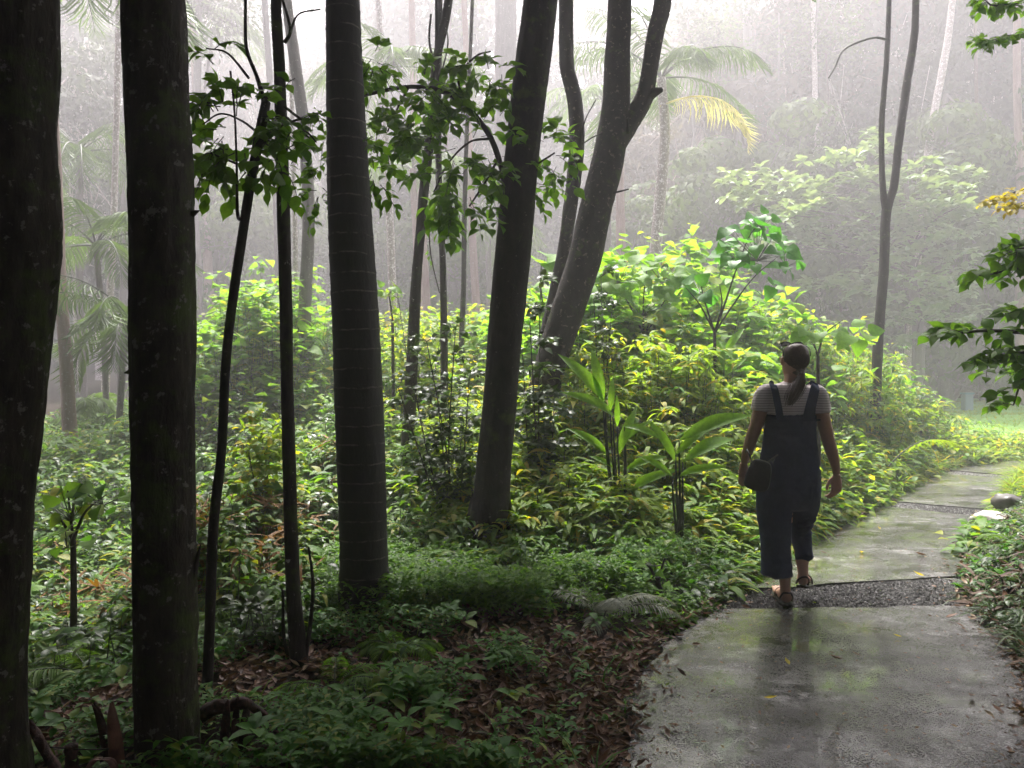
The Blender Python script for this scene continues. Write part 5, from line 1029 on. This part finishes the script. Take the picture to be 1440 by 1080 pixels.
# ================================================================ the walking person
PD = 4.91; S_ = PD / F
def ctube(mb, rows, n=None, nseg=20, up=None):
    """closed lofted limb: rows (px, py, dy metres, rx px, ry px), elliptical rings across the path"""
    A = np.array([[*(P(r[0], r[1], PD) + [0, r[2], 0]), r[3] * S_, (r[4] if len(r) > 4 else r[3]) * S_] for r in rows])
    n = n or len(rows) * 6; q = spath(A, n); c = q[:, :3]; t = nrm(np.gradient(c, axis=0))
    X = np.array([1., 0, 0])[None] - t * t[:, :1]; X = nrm(X); Yv = np.cross(t, X)
    a = np.linspace(0, 2 * PI, nseg, endpoint=False)
    V = c[:, None] + np.cos(a)[None, :, None] * X[:, None] * np.maximum(q[:, 3], .001)[:, None, None] + np.sin(a)[None, :, None] * Yv[:, None] * np.maximum(q[:, 4], .001)[:, None, None]
    i = np.arange(n - 1)[:, None] * nseg; j = np.arange(nseg)[None]; k = (j + 1) % nseg
    b = mb.n; mb.add(V.reshape(-1, 3), np.stack([i + j, i + k, i + nseg + k, i + nseg + j], -1).reshape(-1, 4))
    mb.add(np.array([c[0] - t[0] * min(q[0, 3], q[0, 4]) * .35, c[-1] + t[-1] * min(q[-1, 3], q[-1, 4]) * .35]), np.zeros((0, 3), int))
    e = b + n * nseg; jj = np.arange(nseg)
    mb.f += [np.stack([b + (jj + 1) % nseg, b + jj, np.full(nseg, e)], -1), np.stack([b + (n - 1) * nseg + jj, b + (n - 1) * nseg + (jj + 1) % nseg, np.full(nseg, e + 1)], -1)]
    mb.m += [np.zeros(nseg, np.int32)] * 2
def ball(mb, px, py, dy, rx, ry, rz, nseg=18):
    ctube(mb, [(px, py - rz * s, dy, rx * c_, ry * c_) for s, c_ in ((.97, .2), (.8, .6), (.45, .9), (0, 1), (-.45, .9), (-.8, .6), (-.97, .2))], 20, nseg)
def remeshed(mb, name, m, parent, vox, sm=3, wr=None):
    o = mb.build(name + '_raw', m); md = o.modifiers.new('r', 'REMESH'); md.mode = 'VOXEL'; md.voxel_size = vox; md.use_smooth_shade = True
    s2 = o.modifiers.new('s', 'SMOOTH'); s2.iterations = sm; s2.factor = .5
    dg = bpy.context.evaluated_depsgraph_get(); me = bpy.data.meshes.new_from_object(o.evaluated_get(dg)); bpy.data.objects.remove(o)
    V = np.zeros(len(me.vertices) * 3, np.float32); me.vertices.foreach_get('co', V); V = V.reshape(-1, 3).astype(float)
    if wr is not None:
        Nn = np.zeros(len(V) * 3, np.float32); me.vertices.foreach_get('normal', Nn); V = V + Nn.reshape(-1, 3) * wr(V)[:, None]
    V -= np.array(parent.location); me.vertices.foreach_set('co', V.ravel().astype(np.float32)); me.update()
    me.materials.clear(); me.materials.append(m); me.name = name
    me.polygons.foreach_set('use_smooth', np.ones(len(me.polygons), bool))
    r = bpy.data.objects.new(name, me); COL.objects.link(r); r.parent = parent; return r

M['skin'] = plain('skin', (.55, .31, .22), .5, nz=.12, f=25, bs=.08)
def denim():
    m, nt, nd, lk = mat('navy_linen'); v = coords(nt); w = noise_(nt, coords(nt, (1, 1, .12)), 420, 3); w2 = noise_(nt, coords(nt, (.12, .12, 1)), 420, 3); n = noise_(nt, v, 9, 5)
    c = ramp(nt, n, [(.3, (.019, .028, .058)), (.7, (.036, .05, .1))]); c = mixc(nt, .5, c, ramp(nt, w, [(.3, (.5, .5, .5)), (.7, (1.6, 1.6, 1.6))]), 'MULTIPLY')
    b = N_(nt, 'ShaderNodeBsdfPrincipled', Roughness=.85); b.inputs['Specular IOR Level'].default_value = .2; lk.new(c, b.inputs['Base Color'])
    a = N_(nt, 'ShaderNodeMath', operation='ADD'); lk.new(w, a.inputs[0]); lk.new(w2, a.inputs[1]); lk.new(bump(nt, a.outputs[0], .3, .002), b.inputs['Normal']); out(nt, b.outputs[0]); return m
def tee():
    m, nt, nd, lk = mat('striped_cotton'); t = nd.new('ShaderNodeTexCoord'); s = nd.new('ShaderNodeSeparateXYZ'); lk.new(t.outputs['Object'], s.inputs[0])
    a = N_(nt, 'ShaderNodeMath', operation='MULTIPLY'); lk.new(s.outputs[2], a.inputs[0]); a.inputs[1].default_value = 62; f = N_(nt, 'ShaderNodeMath', operation='FRACT'); lk.new(a.outputs[0], f.inputs[0])
    c = ramp(nt, f.outputs[0], [(0, (.9, .82, .82)), (.58, (.9, .82, .82)), (.66, (.58, .48, .5)), (.92, (.58, .48, .5)), (1, (.9, .82, .82))])
    n = noise_(nt, coords(nt), 14, 4); b = N_(nt, 'ShaderNodeBsdfPrincipled', Roughness=.9); lk.new(c, b.inputs['Base Color']); lk.new(bump(nt, n, .3, .02), b.inputs['Normal']); out(nt, b.outputs[0]); return m
def hairm():
    m, nt, nd, lk = mat('brown_hair'); n = noise_(nt, coords(nt, (1, 1, .08)), 260, 4, .7); c = ramp(nt, n, [(.3, (.045, .025, .015)), (.7, (.16, .09, .055))])
    b = N_(nt, 'ShaderNodeBsdfPrincipled', Roughness=.42); lk.new(c, b.inputs['Base Color']); lk.new(bump(nt, n, .5, .004), b.inputs['Normal']); out(nt, b.outputs[0]); return m
M['denim'] = denim(); M['tee'] = tee(); M['hair'] = hairm()
M['sole'] = plain('dark_rubber', (.03, .022, .02), .5, nz=.4); M['strapm'] = plain('brown_leather', (.06, .03, .022), .5, nz=.4)
M['bag'] = plain('black_leather', (.02, .022, .022), .38, nz=.5, f=60, bs=.5); M['metal'] = plain('steel', (.6, .58, .52), .25, metal=1.0); M['lens'] = plain('dark_lens', (.01, .01, .012), .08)
M['plastic'] = plain('black_plastic', (.012, .012, .012), .25)

base = P(1110, 850, PD); base[2] = 0
W = thing('person', base, 'person seen from behind in navy dungarees and a striped tee walking along the path', 'person')
b = MB()
ctube(b, [(1113, 556, .0, 14, 12), (1113, 543, -.005, 11, 11.5), (1114, 530, .0, 10.5, 12), (1115, 520, .015, 11, 13)])
ctube(b, [(1115, 530, .03, 9, 9), (1115.5, 524, .02, 13, 16), (1117, 514, .01, 15.5, 19.5), (1117.5, 504, .005, 16.5, 20.5), (1118, 495, .0, 15.5, 19), (1118, 489, .0, 11.5, 14), (1118, 485.5, .0, 5, 6)], 40, 28)
ball(b, 1110, 511, .095, 2.2, 3.2, 4.2); ctube(b, [(1111, 506, .088, 1.4, 1.6), (1109.5, 511, .108, 2.2, 2), (1110, 514, .1, 2.6, 2)])      # nose
ball(b, 1111, 520, .088, 4.2, 2, 1.3); ball(b, 1111, 522.6, .085, 3.4, 2, 1.2); ball(b, 1112, 528, .07, 4.5, 4, 3.5)                       # lips, chin
for ex in (1104.5, 1117): ball(b, ex, 505.5, .083, 2.4, 1.6, 1.6); ball(b, ex, 502.6, .086, 3.6, 1.6, .9)
for ex, sx in ((1100.8, -1), (1134.0, 1)):
    ctube(b, [(ex, 513.5, .01, 1.3, 2.2), (ex + sx * 1.2, 509, .008, 1.6, 3.6), (ex + sx * 1.6, 505, .002, 1.5, 4), (ex + sx * .8, 502.5, .0, 1.2, 2.6)])
ctube(b, [(1112, 552, 0, 34, 15), (1112, 565, 0, 33, 19), (1111, 590, 0, 29, 19), (1111, 620, 0, 29, 20), (1110, 650, 0, 36, 24), (1110, 690, 0, 40, 26)])
ctube(b, [(1082, 551, 0, 10), (1072, 556, 0, 10.5), (1068.5, 580, .0, 9.8), (1064, 600, .015, 9.2), (1060, 614, .03, 8.6), (1057.5, 632, .07, 8.0), (1056, 646, .11, 6.2), (1055.5, 654, .13, 5.2, 4.6)], 40)
ctube(b, [(1142, 551, 0, 10), (1152, 556, 0, 10.5), (1156, 582, -.005, 9.8), (1160, 602, -.01, 9.4), (1163, 617, -.012, 9.0), (1168, 630, .0, 8.8), (1174, 645, .02, 7.6), (1179, 658, .04, 6.0), (1181, 667, .05, 5.2, 4.6)], 44)
def hand(x, y, dy, s, curl, lean):
    """palm seen from the back of the hand; s = side of the thumb (-1 left in the photo)"""
    ctube(b, [(x, y - 4, dy, 5.2, 4.2), (x + .4, y + 3, dy + .004, 6.6, 4), (x + .6, y + 10, dy + .006, 8, 3.6), (x + .6, y + 16, dy + .006, 7.6, 3)], 22)
    for k, (o_, L) in enumerate(((-5.6, 15), (-1.9, 17), (1.9, 16), (5.4, 12.5))):
        kx = x + .6 + o_; ky = y + 16 - (.8 if k in (0, 3) else 0)
        ctube(b, [(kx, ky - 3, dy + .008, 2.1), (kx + o_ * .05, ky + L * .3, dy + .012, 2.0), (kx + o_ * .05 + s * curl * .25 + lean, ky + L * .62, dy + .028 + .006 * k, 1.85), (kx + s * curl * .8 + lean, ky + L * .84, dy + .045 + .006 * k, 1.7), (kx + s * curl * 1.3 + lean, ky + L * .86, dy + .058 + .006 * k, 1.4)], 22, 12)
    ctube(b, [(x + s * 4, y + 1, dy + .012, 2.8), (x + s * 8, y + 7, dy + .022, 2.6), (x + s * 10.5, y + 13, dy + .03, 2.2), (x + s * 10.5, y + 19, dy + .036, 1.8)], 18, 12)
hand(1181.5, 673, .055, -1, 5, 0); hand(1055.5, 659, .145, 1, 3, 0)
def foot(pts, toes):
    ctube(b, pts, 26, 18)
    for q in toes: ctube(b, q, 8, 10)
ctube(b, [(1098, 700, .03, 21, 20), (1097, 745, .03, 14, 15), (1101, 775, .02, 12.5, 13.5), (1103, 800, .01, 10.5, 11), (1104, 820, .0, 7.2, 8.2), (1104.5, 834, .0, 7.2, 9)], 36)
foot([(1104.5, 838.5, -.035, 5.5, 5.5), (1105, 839, -.01, 7.5, 8), (1105, 838, .03, 7.8, 9.5), (1106, 838.5, .08, 8.8, 7.5), (1108, 840, .14, 10.5, 4.6), (1109, 839, .175, 10, 3.4)],
     [[(1109 + o_, 839, .17, 2.4), (1110 + o_ * 1.1, 838, .2 + l, 2.1), (1110 + o_ * 1.1, 838, .215 + l, 1.6)] for o_, l in ((-7, .0), (-2.8, .008), (.8, .004), (4.2, -.004), (7.4, -.014))])
ctube(b, [(1126, 700, .04, 20, 20), (1130, 735, .1, 14, 15), (1131, 755, .07, 11.5, 12), (1130, 775, .035, 10.5, 11), (1128.5, 795, .0, 7.8, 8.5), (1128, 806, -.015, 7.0, 8.2), (1127, 813, -.02, 7.5, 8)], 36)
foot([(1125, 815, -.045, 5, 5.5), (1127, 814.5, -.02, 7, 7.6), (1131, 816, .02, 8, 8.2), (1136, 819, .07, 9, 7), (1141, 822, .12, 10.2, 4.6), (1143, 823, .15, 9.6, 3.4)],
     [[(1143 + o_, 823 + o_ * .15, .148, 2.4), (1145 + o_ * 1.1, 824 + o_ * .15, .178 + l, 2.1), (1146 + o_ * 1.1, 824.5 + o_ * .15, .19 + l, 1.6)] for o_, l in ((-7, .0), (-2.8, .008), (.8, .004), (4.2, -.004), (7.4, -.014))])
remeshed(b, 'body', M['skin'], W, .0042, 2)
# t-shirt
b = MB()
ctube(b, [(1113, 537.5, -.002, 12.5, 12.5), (1113, 541, 0, 22, 14.5), (1112.5, 546, 0, 33, 17), (1112, 553, 0, 38, 20), (1112, 566, 0, 36, 22), (1111, 583, 0, 32.5, 21.5), (1111, 605, 0, 33, 21.5), (1111, 625, 0, 34, 22)], 50, 36)
ctube(b, [(1088, 549, 0, 11, 13), (1076, 553, 0, 12.5, 14), (1070, 563, 0, 12, 13.5), (1068.5, 577.5, 0, 11.8, 13)], 26, 24)
ctube(b, [(1136, 549, 0, 11, 13), (1148, 553, 0, 12.5, 14), (1154, 563, -.003, 12, 13.5), (1156, 580, -.005, 11.8, 13)], 26, 24)
remeshed(b, 'tshirt', M['tee'], W, .0065, 3, lambda V: .004 * vn(V[:, 0] * 16, V[:, 1] * 10, V[:, 2] * 9, 3) + .002 * vn(V[:, 0] * 40, V[:, 1] * 30, V[:, 2] * 22, 4))
# dungarees: bib and trousers
b = MB()
ctube(b, [(1111, 583, .0, 35, 24), (1111, 590, .0, 35.5, 24.5), (1111, 604, 0, 36, 25), (1111, 622, 0, 37.5, 26), (1111, 644, 0, 40.5, 28), (1110, 664, 0, 44, 30), (1110, 684, 0, 44.5, 30.5), (1110, 702, .005, 43, 28), (1110, 712, .01, 40, 22)], 60, 48)
ctube(b, [(1092, 690, .01, 27, 27), (1090, 715, .015, 24.5, 25), (1091, 745, .02, 21.5, 23), (1091.5, 775, .012, 20.5, 22), (1092, 795, .005, 20.8, 22.5), (1091.5, 808, .0, 21, 23)], 44, 36)
ctube(b, [(1132, 690, .02, 24, 26), (1134, 712, .05, 20.5, 24), (1134, 733, .085, 17, 21), (1132, 744, .09, 15, 18), (1131.5, 758, .065, 14, 16), (1131, 774, .03, 12, 14.5), (1131, 786, .0, 11.8, 14)], 44, 36)
def wrd(V):
    w = .008 * vn(V[:, 0] * 13, V[:, 1] * 9, V[:, 2] * 5, 8) - .0045 * np.abs(vn(V[:, 0] * 26, V[:, 1] * 20, V[:, 2] * 24, 9))
    zz = V[:, 2]; low = (zz < .5); w = w + np.where(low, .0035 * vn(V[:, 0] * 8, 0, V[:, 2] * 36, 12), 0)
    kn = (V[:, 0] > 1.83) & (np.abs(zz - .5) < .07); w = w + np.where(kn, .006 * np.sin((zz - V[:, 0] * .4) * 150), 0)
    return w
remeshed(b, 'dungarees', M['denim'], W, .0062, 3, wrd)
D_ = W.children[-1]
def ribbon(name, pts, m, par, th=.004):
    mb = MB(); q = spath(np.array([[*(P(x, y, PD) + [0, dy, 0]), w_ * S_] for x, y, dy, w_ in pts]), len(pts) * 6); c = q[:, :3] - np.array(W.location); t = nrm(np.gradient(c, axis=0)); 
    sd = nrm(np.cross(t, np.array([0, -1., .001]))); sd[:, 1] *= .3; sd = np.where(sd[:, :1] < 0, -sd, sd); nn = np.cross(sd, t); nn = np.where((nn @ np.array([0, -1., .2]))[:, None] < 0, nn, nn)
    V = np.stack([c - sd * q[:, 3:] / 2, c + sd * q[:, 3:] / 2, c + sd * q[:, 3:] / 2 + nn * th, c - sd * q[:, 3:] / 2 + nn * th], 1); n = len(c); i = np.arange(n - 1)[:, None] * 4; j = np.arange(4)[None]
    mb.add(V.reshape(-1, 3), np.stack([i + j, i + (j + 1) % 4, i + 4 + (j + 1) % 4, i + 4 + j], -1).reshape(-1, 4)); mb.add(V[[0, -1]].reshape(-1, 3), [(0, 1, 2, 3), (4, 5, 6, 7)])
    return mb.build(name, m, par, smooth=False)
ribbon('strap', [(1088, 588, -.117, 10), (1086, 572, -.112, 9.5), (1084, 556, -.098, 9.5), (1083, 546, -.078, 9.5), (1083, 541, -.045, 9.5), (1084, 540, .0, 9), (1085, 548, .06, 9), (1087, 565, .1, 9), (1088, 584, .112, 9)], M['denim'], D_)
ribbon('strap', [(1127, 588, -.117, 17), (1130, 572, -.113, 14.5), (1135, 556, -.1, 13.5), (1139, 546, -.08, 13), (1142, 541.5, -.045, 12), (1142, 541, .0, 11), (1139, 548, .06, 9), (1136, 565, .1, 9), (1134, 584, .112, 9)], M['denim'], D_)
ribbon('seam', [(1078, 589, -.108, 2.2), (1095, 589.5, -.116, 2.2), (1111, 590, -.1185, 2.2), (1127, 589.5, -.116, 2.2), (1144, 589, -.108, 2.2)], M['denim'], D_, .003)
# hair, tied back
hb = MB(); r = np.random.default_rng(9)
ctube(hb, [(1117, 527, -.045, 7.5, 7), (1118, 520, -.024, 12.5, 12.5), (1118.3, 511, -.015, 16, 17.3), (1118.3, 502, -.01, 17.4, 19.6), (1118.3, 493, -.006, 16.2, 19), (1118.3, 487, -.002, 11.8, 14.5), (1118.3, 484.5, .0, 5, 6.5)], 44, 36)
ctube(hb, [(1119, 521, -.07, 5, 5), (1119.5, 526, -.094, 4.6, 4.6), (1117, 534, -.106, 5.6, 5.4), (1112, 544, -.112, 7.4, 5.6), (1107, 555, -.117, 6.6, 5), (1102, 565, -.12, 3.8, 3), (1100, 569, -.12, 1.2, 1.2)], 40, 18)
H = remeshed(hb, 'hair', M['hair'], W, .005, 2, lambda V: .0016 * vn(V[:, 0] * 90, V[:, 1] * 60, V[:, 2] * 12, 5))
sb = MB(); tie = P(1119.5, 524, PD) + [0, -.088, 0] - base; cen = P(1118.5, 505, PD) - base
for k in range(170):
    a = r.uniform(0, 2 * PI); e0 = r.uniform(.1, 1.25); dv = np.array([math.cos(a) * math.cos(e0), -abs(math.sin(a)) * math.cos(e0) * .9 + .15, math.sin(e0)]); R3 = np.array([17.6, 20.0, 20.6]) * S_
    st = cen + dv * R3 + [0, -.012, 0]; ps = []
    for u in np.linspace(0, 1, 8):
        v = dv * (1 - u) + nrm(tie - cen) * u; v = v / np.linalg.norm(v); pr = cen + v * R3 * (1.0 + .01 * r.normal()) + [0, -.012, 0]; ps.append(pr * (1 - u ** 4) + tie * u ** 4)
    ps = np.array(ps); sticks(sb, ps[:-1], ps[1:], .0011, .0011, 3)
for k in range(130):
    o_ = r.normal(0, 1, 3) * [.014, .009, .006]; sp = r.uniform(.8, 1.5); f = r.uniform(.75, 1.08)
    q = np.array([P(x, y, PD) + [0, dy, 0] - base for x, y, dy in [(1119.5, 526, -.095), (1117, 535, -.112), (1112, 546, -.118), (1106, 557, -.122), (1100, 568, -.124)]]) + o_[None] * np.array([.4, 1.3, 1.7, 1.5, 1.0])[:, None] * sp
    q = spath(q, 9)[:int(9 * min(f, 1))]; sticks(sb, q[:-1], q[1:], .0013, .001, 3)
sb.build('strands', M['hair'], H)
tb = MB(); tube(tb, [tie + [-.02, -.0, .0], tie + [0, -.022, -.004], tie + [.02, 0, 0]], [.005, .006, .005], 8, 10); tb.build('hair_tie', M['plastic'], H)
# sandals
def sandal(pts, tilt, straps, label=None):
    mb = MB(); q = spath(np.array([[*(P(x, y, PD) + [0, dy, 0]), w_ * S_] for x, y, dy, w_ in pts]), 24); c = q[:, :3] - base; up = nrm(np.array(tilt)); t = nrm(np.gradient(c, axis=0)); sd = nrm(np.cross(t, up)); V = []
    n = 24
    for k in range(n):
        w_ = q[k, 3]; e = .012
        V.append([c[k] - sd[k] * w_, c[k] + sd[k] * w_, c[k] + sd[k] * w_ * .97 - up * e * 1.4, c[k] - sd[k] * w_ * .97 - up * e * 1.4])
    V = np.array(V); i = np.arange(n - 1)[:, None] * 4; j = np.arange(4)[None]; mb.add(V.reshape(-1, 3), np.stack([i + j, i + (j + 1) % 4, i + 4 + (j + 1) % 4, i + 4 + j], -1).reshape(-1, 4)); mb.add(V[[0, -1]].reshape(-1, 3), [(0, 1, 2, 3), (7, 6, 5, 4)])
    o = mb.build('sandal', M['sole'], W); s = MB()
    for L in straps: tube(s, np.array([P(x, y, PD) + [0, dy, 0] for x, y, dy in L]) - base, .0065, 8, 24, 0, 0, oval=1.0)
    s.build('strap', M['strapm'], o)
sandal([(1104.5, 846, -.055, 3), (1104.7, 846, -.04, 7), (1105, 846, .0, 8.6), (1106.5, 846, .06, 8.6), (1108.5, 846, .14, 11.5), (1110, 845, .2, 9.5), (1110.5, 844.5, .235, 4)], (0, 0, 1),
       [[(1096, 845, .0), (1096.5, 838, -.015), (1099, 832, -.035), (1104.5, 830.5, -.052), (1110, 832, -.035), (1113, 838, -.015), (1113.5, 845, .0)], [(1097, 845, .1), (1100, 835, .1), (1107, 832, .1), (1115, 835, .11), (1119, 845, .12)], [(1096, 843, .07), (1104, 833, .06), (1115, 843, .07)]])
sandal([(1121, 820, -.055, 3), (1122.5, 820.5, -.045, 6.5), (1128, 822.5, -.01, 8.4), (1135, 826, .05, 8.8), (1142, 829.5, .11, 11), (1147, 831.5, .16, 9.5), (1150, 832.5, .19, 4)], (-.25, -.3, .9),
       [[(1120, 820, .0), (1119, 814, -.03), (1124, 808, -.055), (1131, 809, -.05), (1136, 816, -.01), (1137, 824, .01)], [(1131, 824, .08), (1132, 816, .08), (1140, 812, .09), (1148, 818, .09), (1151, 827, .1)], [(1127, 822, .04), (1134, 810, .04), (1144, 823, .06)]])
# sunglasses pushed up on the head
loc = P(1118, 487, PD); g = thing('sunglasses', loc, 'dark sunglasses pushed up on top of the head of the person', 'sunglasses'); mb = MB()
def rel(rows): return np.array([P(x, y, PD) + [0, dy, 0] for x, y, dy in rows]) - loc
tube(mb, rel([(1101.2, 485.5, .05), (1106, 481.5, .06), (1114, 481.4, .062), (1118, 483, .063), (1122, 481.4, .062), (1130, 481.5, .06), (1135, 485.5, .05)]), .0032, 8, 40); 
for a in ([(1101.2, 485.5, .05), (1099.8, 488, .01), (1099.2, 493, -.02), (1099.6, 501, -.03)], [(1135, 485.5, .05), (1136.9, 488, .01), (1137.4, 493, -.02), (1137, 501, -.03)]): tube(mb, rel(a), .0028, 8, 20)
for cx in (1109.5, 1126.5): tube(mb, rel([(cx + 7.6 * math.cos(t_), 483.2 - 2.6 * math.sin(t_) , .07 - .022 * math.sin(t_)) for t_ in np.linspace(0, 2 * PI, 17)]), .0025, 6, 50)
mb.build('frame', M['plastic'], g)
for cx in (1109.5, 1126.5):
    ml = MB(); a = np.linspace(0, 2 * PI, 24, endpoint=False); V = rel([(cx + 7.2 * math.cos(t_), 483.2 - 2.5 * math.sin(t_), .07 - .021 * math.sin(t_)) for t_ in a]); V2 = V + [0, .002, .002]; k = np.arange(24)
    ml.add(np.vstack([V, V.mean(0)[None]]), np.stack([k, (k + 1) % 24, np.full(24, 24)], -1)); ml.add(np.vstack([V2, V2.mean(0)[None]]), np.stack([(k + 1) % 24, k, np.full(24, 24)], -1)); ml.build('lens', M['lens'], g)
# handbag
loc = P(1067, 668, PD - .19); g = thing('handbag', loc, 'small black quilted bag hanging at the left hip of the person', 'bag')
bm = bmesh.new(); bmesh.ops.create_cube(bm, size=1); bmesh.ops.subdivide_edges(bm, edges=bm.edges[:], cuts=12, use_grid_fill=True)
for v in bm.verts:
    x, y, z = v.co * 2; q = (abs(x) ** 4 + abs(z) ** 4) ** .25; f = (1 / max(q, 1e-6) * max(abs(x), abs(z))) if q > 1e-6 else 1
    x2, z2 = x * f, z * f; y2 = y * (1 - .45 * (x2 ** 2)) * (1 - .25 * max(z2, 0) ** 2) * (.75 + .25 * (1 - z2) / 2)
    qu = .035 * (abs(math.sin((x2 + z2) * 7)) + abs(math.sin((x2 - z2) * 7))) * (1 if abs(y) > .9 else 0)
    v.co = Vector((x2 * 15.5 * S_ * (1 - .14 * z2), (y2 + math.copysign(qu, y)) * 8 * S_, z2 * 20.5 * S_))
bmesh.ops.rotate(bm, verts=bm.verts, cent=(0, 0, 0), matrix=Matrix.Rotation(math.radians(14), 3, 'Y')); bmesh.ops.rotate(bm, verts=bm.verts, cent=(0, 0, 0), matrix=Matrix.Rotation(math.radians(-28), 3, 'Z'))
me = bpy.data.meshes.new('bag_body'); bm.to_mesh(me); me.materials.append(M['bag']); me.polygons.foreach_set('use_smooth', np.ones(len(me.polygons), bool)); o = bpy.data.objects.new('pouch', me); COL.objects.link(o); o.parent = g
mb = MB(); LL = lambda rows: np.array([P(x, y, PD - .19) + [0, dy, 0] for x, y, dy in rows]) - loc
tube(mb, LL([(1058, 650, .01), (1056, 640, .03), (1056, 634, .08), (1060, 640, .16)]), .0042, 8, 30); tube(mb, LL([(1078, 652, .0), (1088, 646, .03), (1098, 641, .055)]), .0045, 8, 16); mb.build('strap', M['bag'], g)
mb = MB()
for (x, y) in ((1058, 649), (1079, 651), (1086, 646)):
    tube(mb, LL([(x + 2.2 * math.cos(t_), y + 2.2 * math.sin(t_), -.01 + .004 * math.sin(t_)) for t_ in np.linspace(0, 2 * PI, 13)]), .0013, 6, 30)
    tube(mb, LL([(x, y + 2, -.01), (x + .8, y + 6, -.012)]), .0018, 6, 6)
mb.build('metal_ring', M['metal'], g)
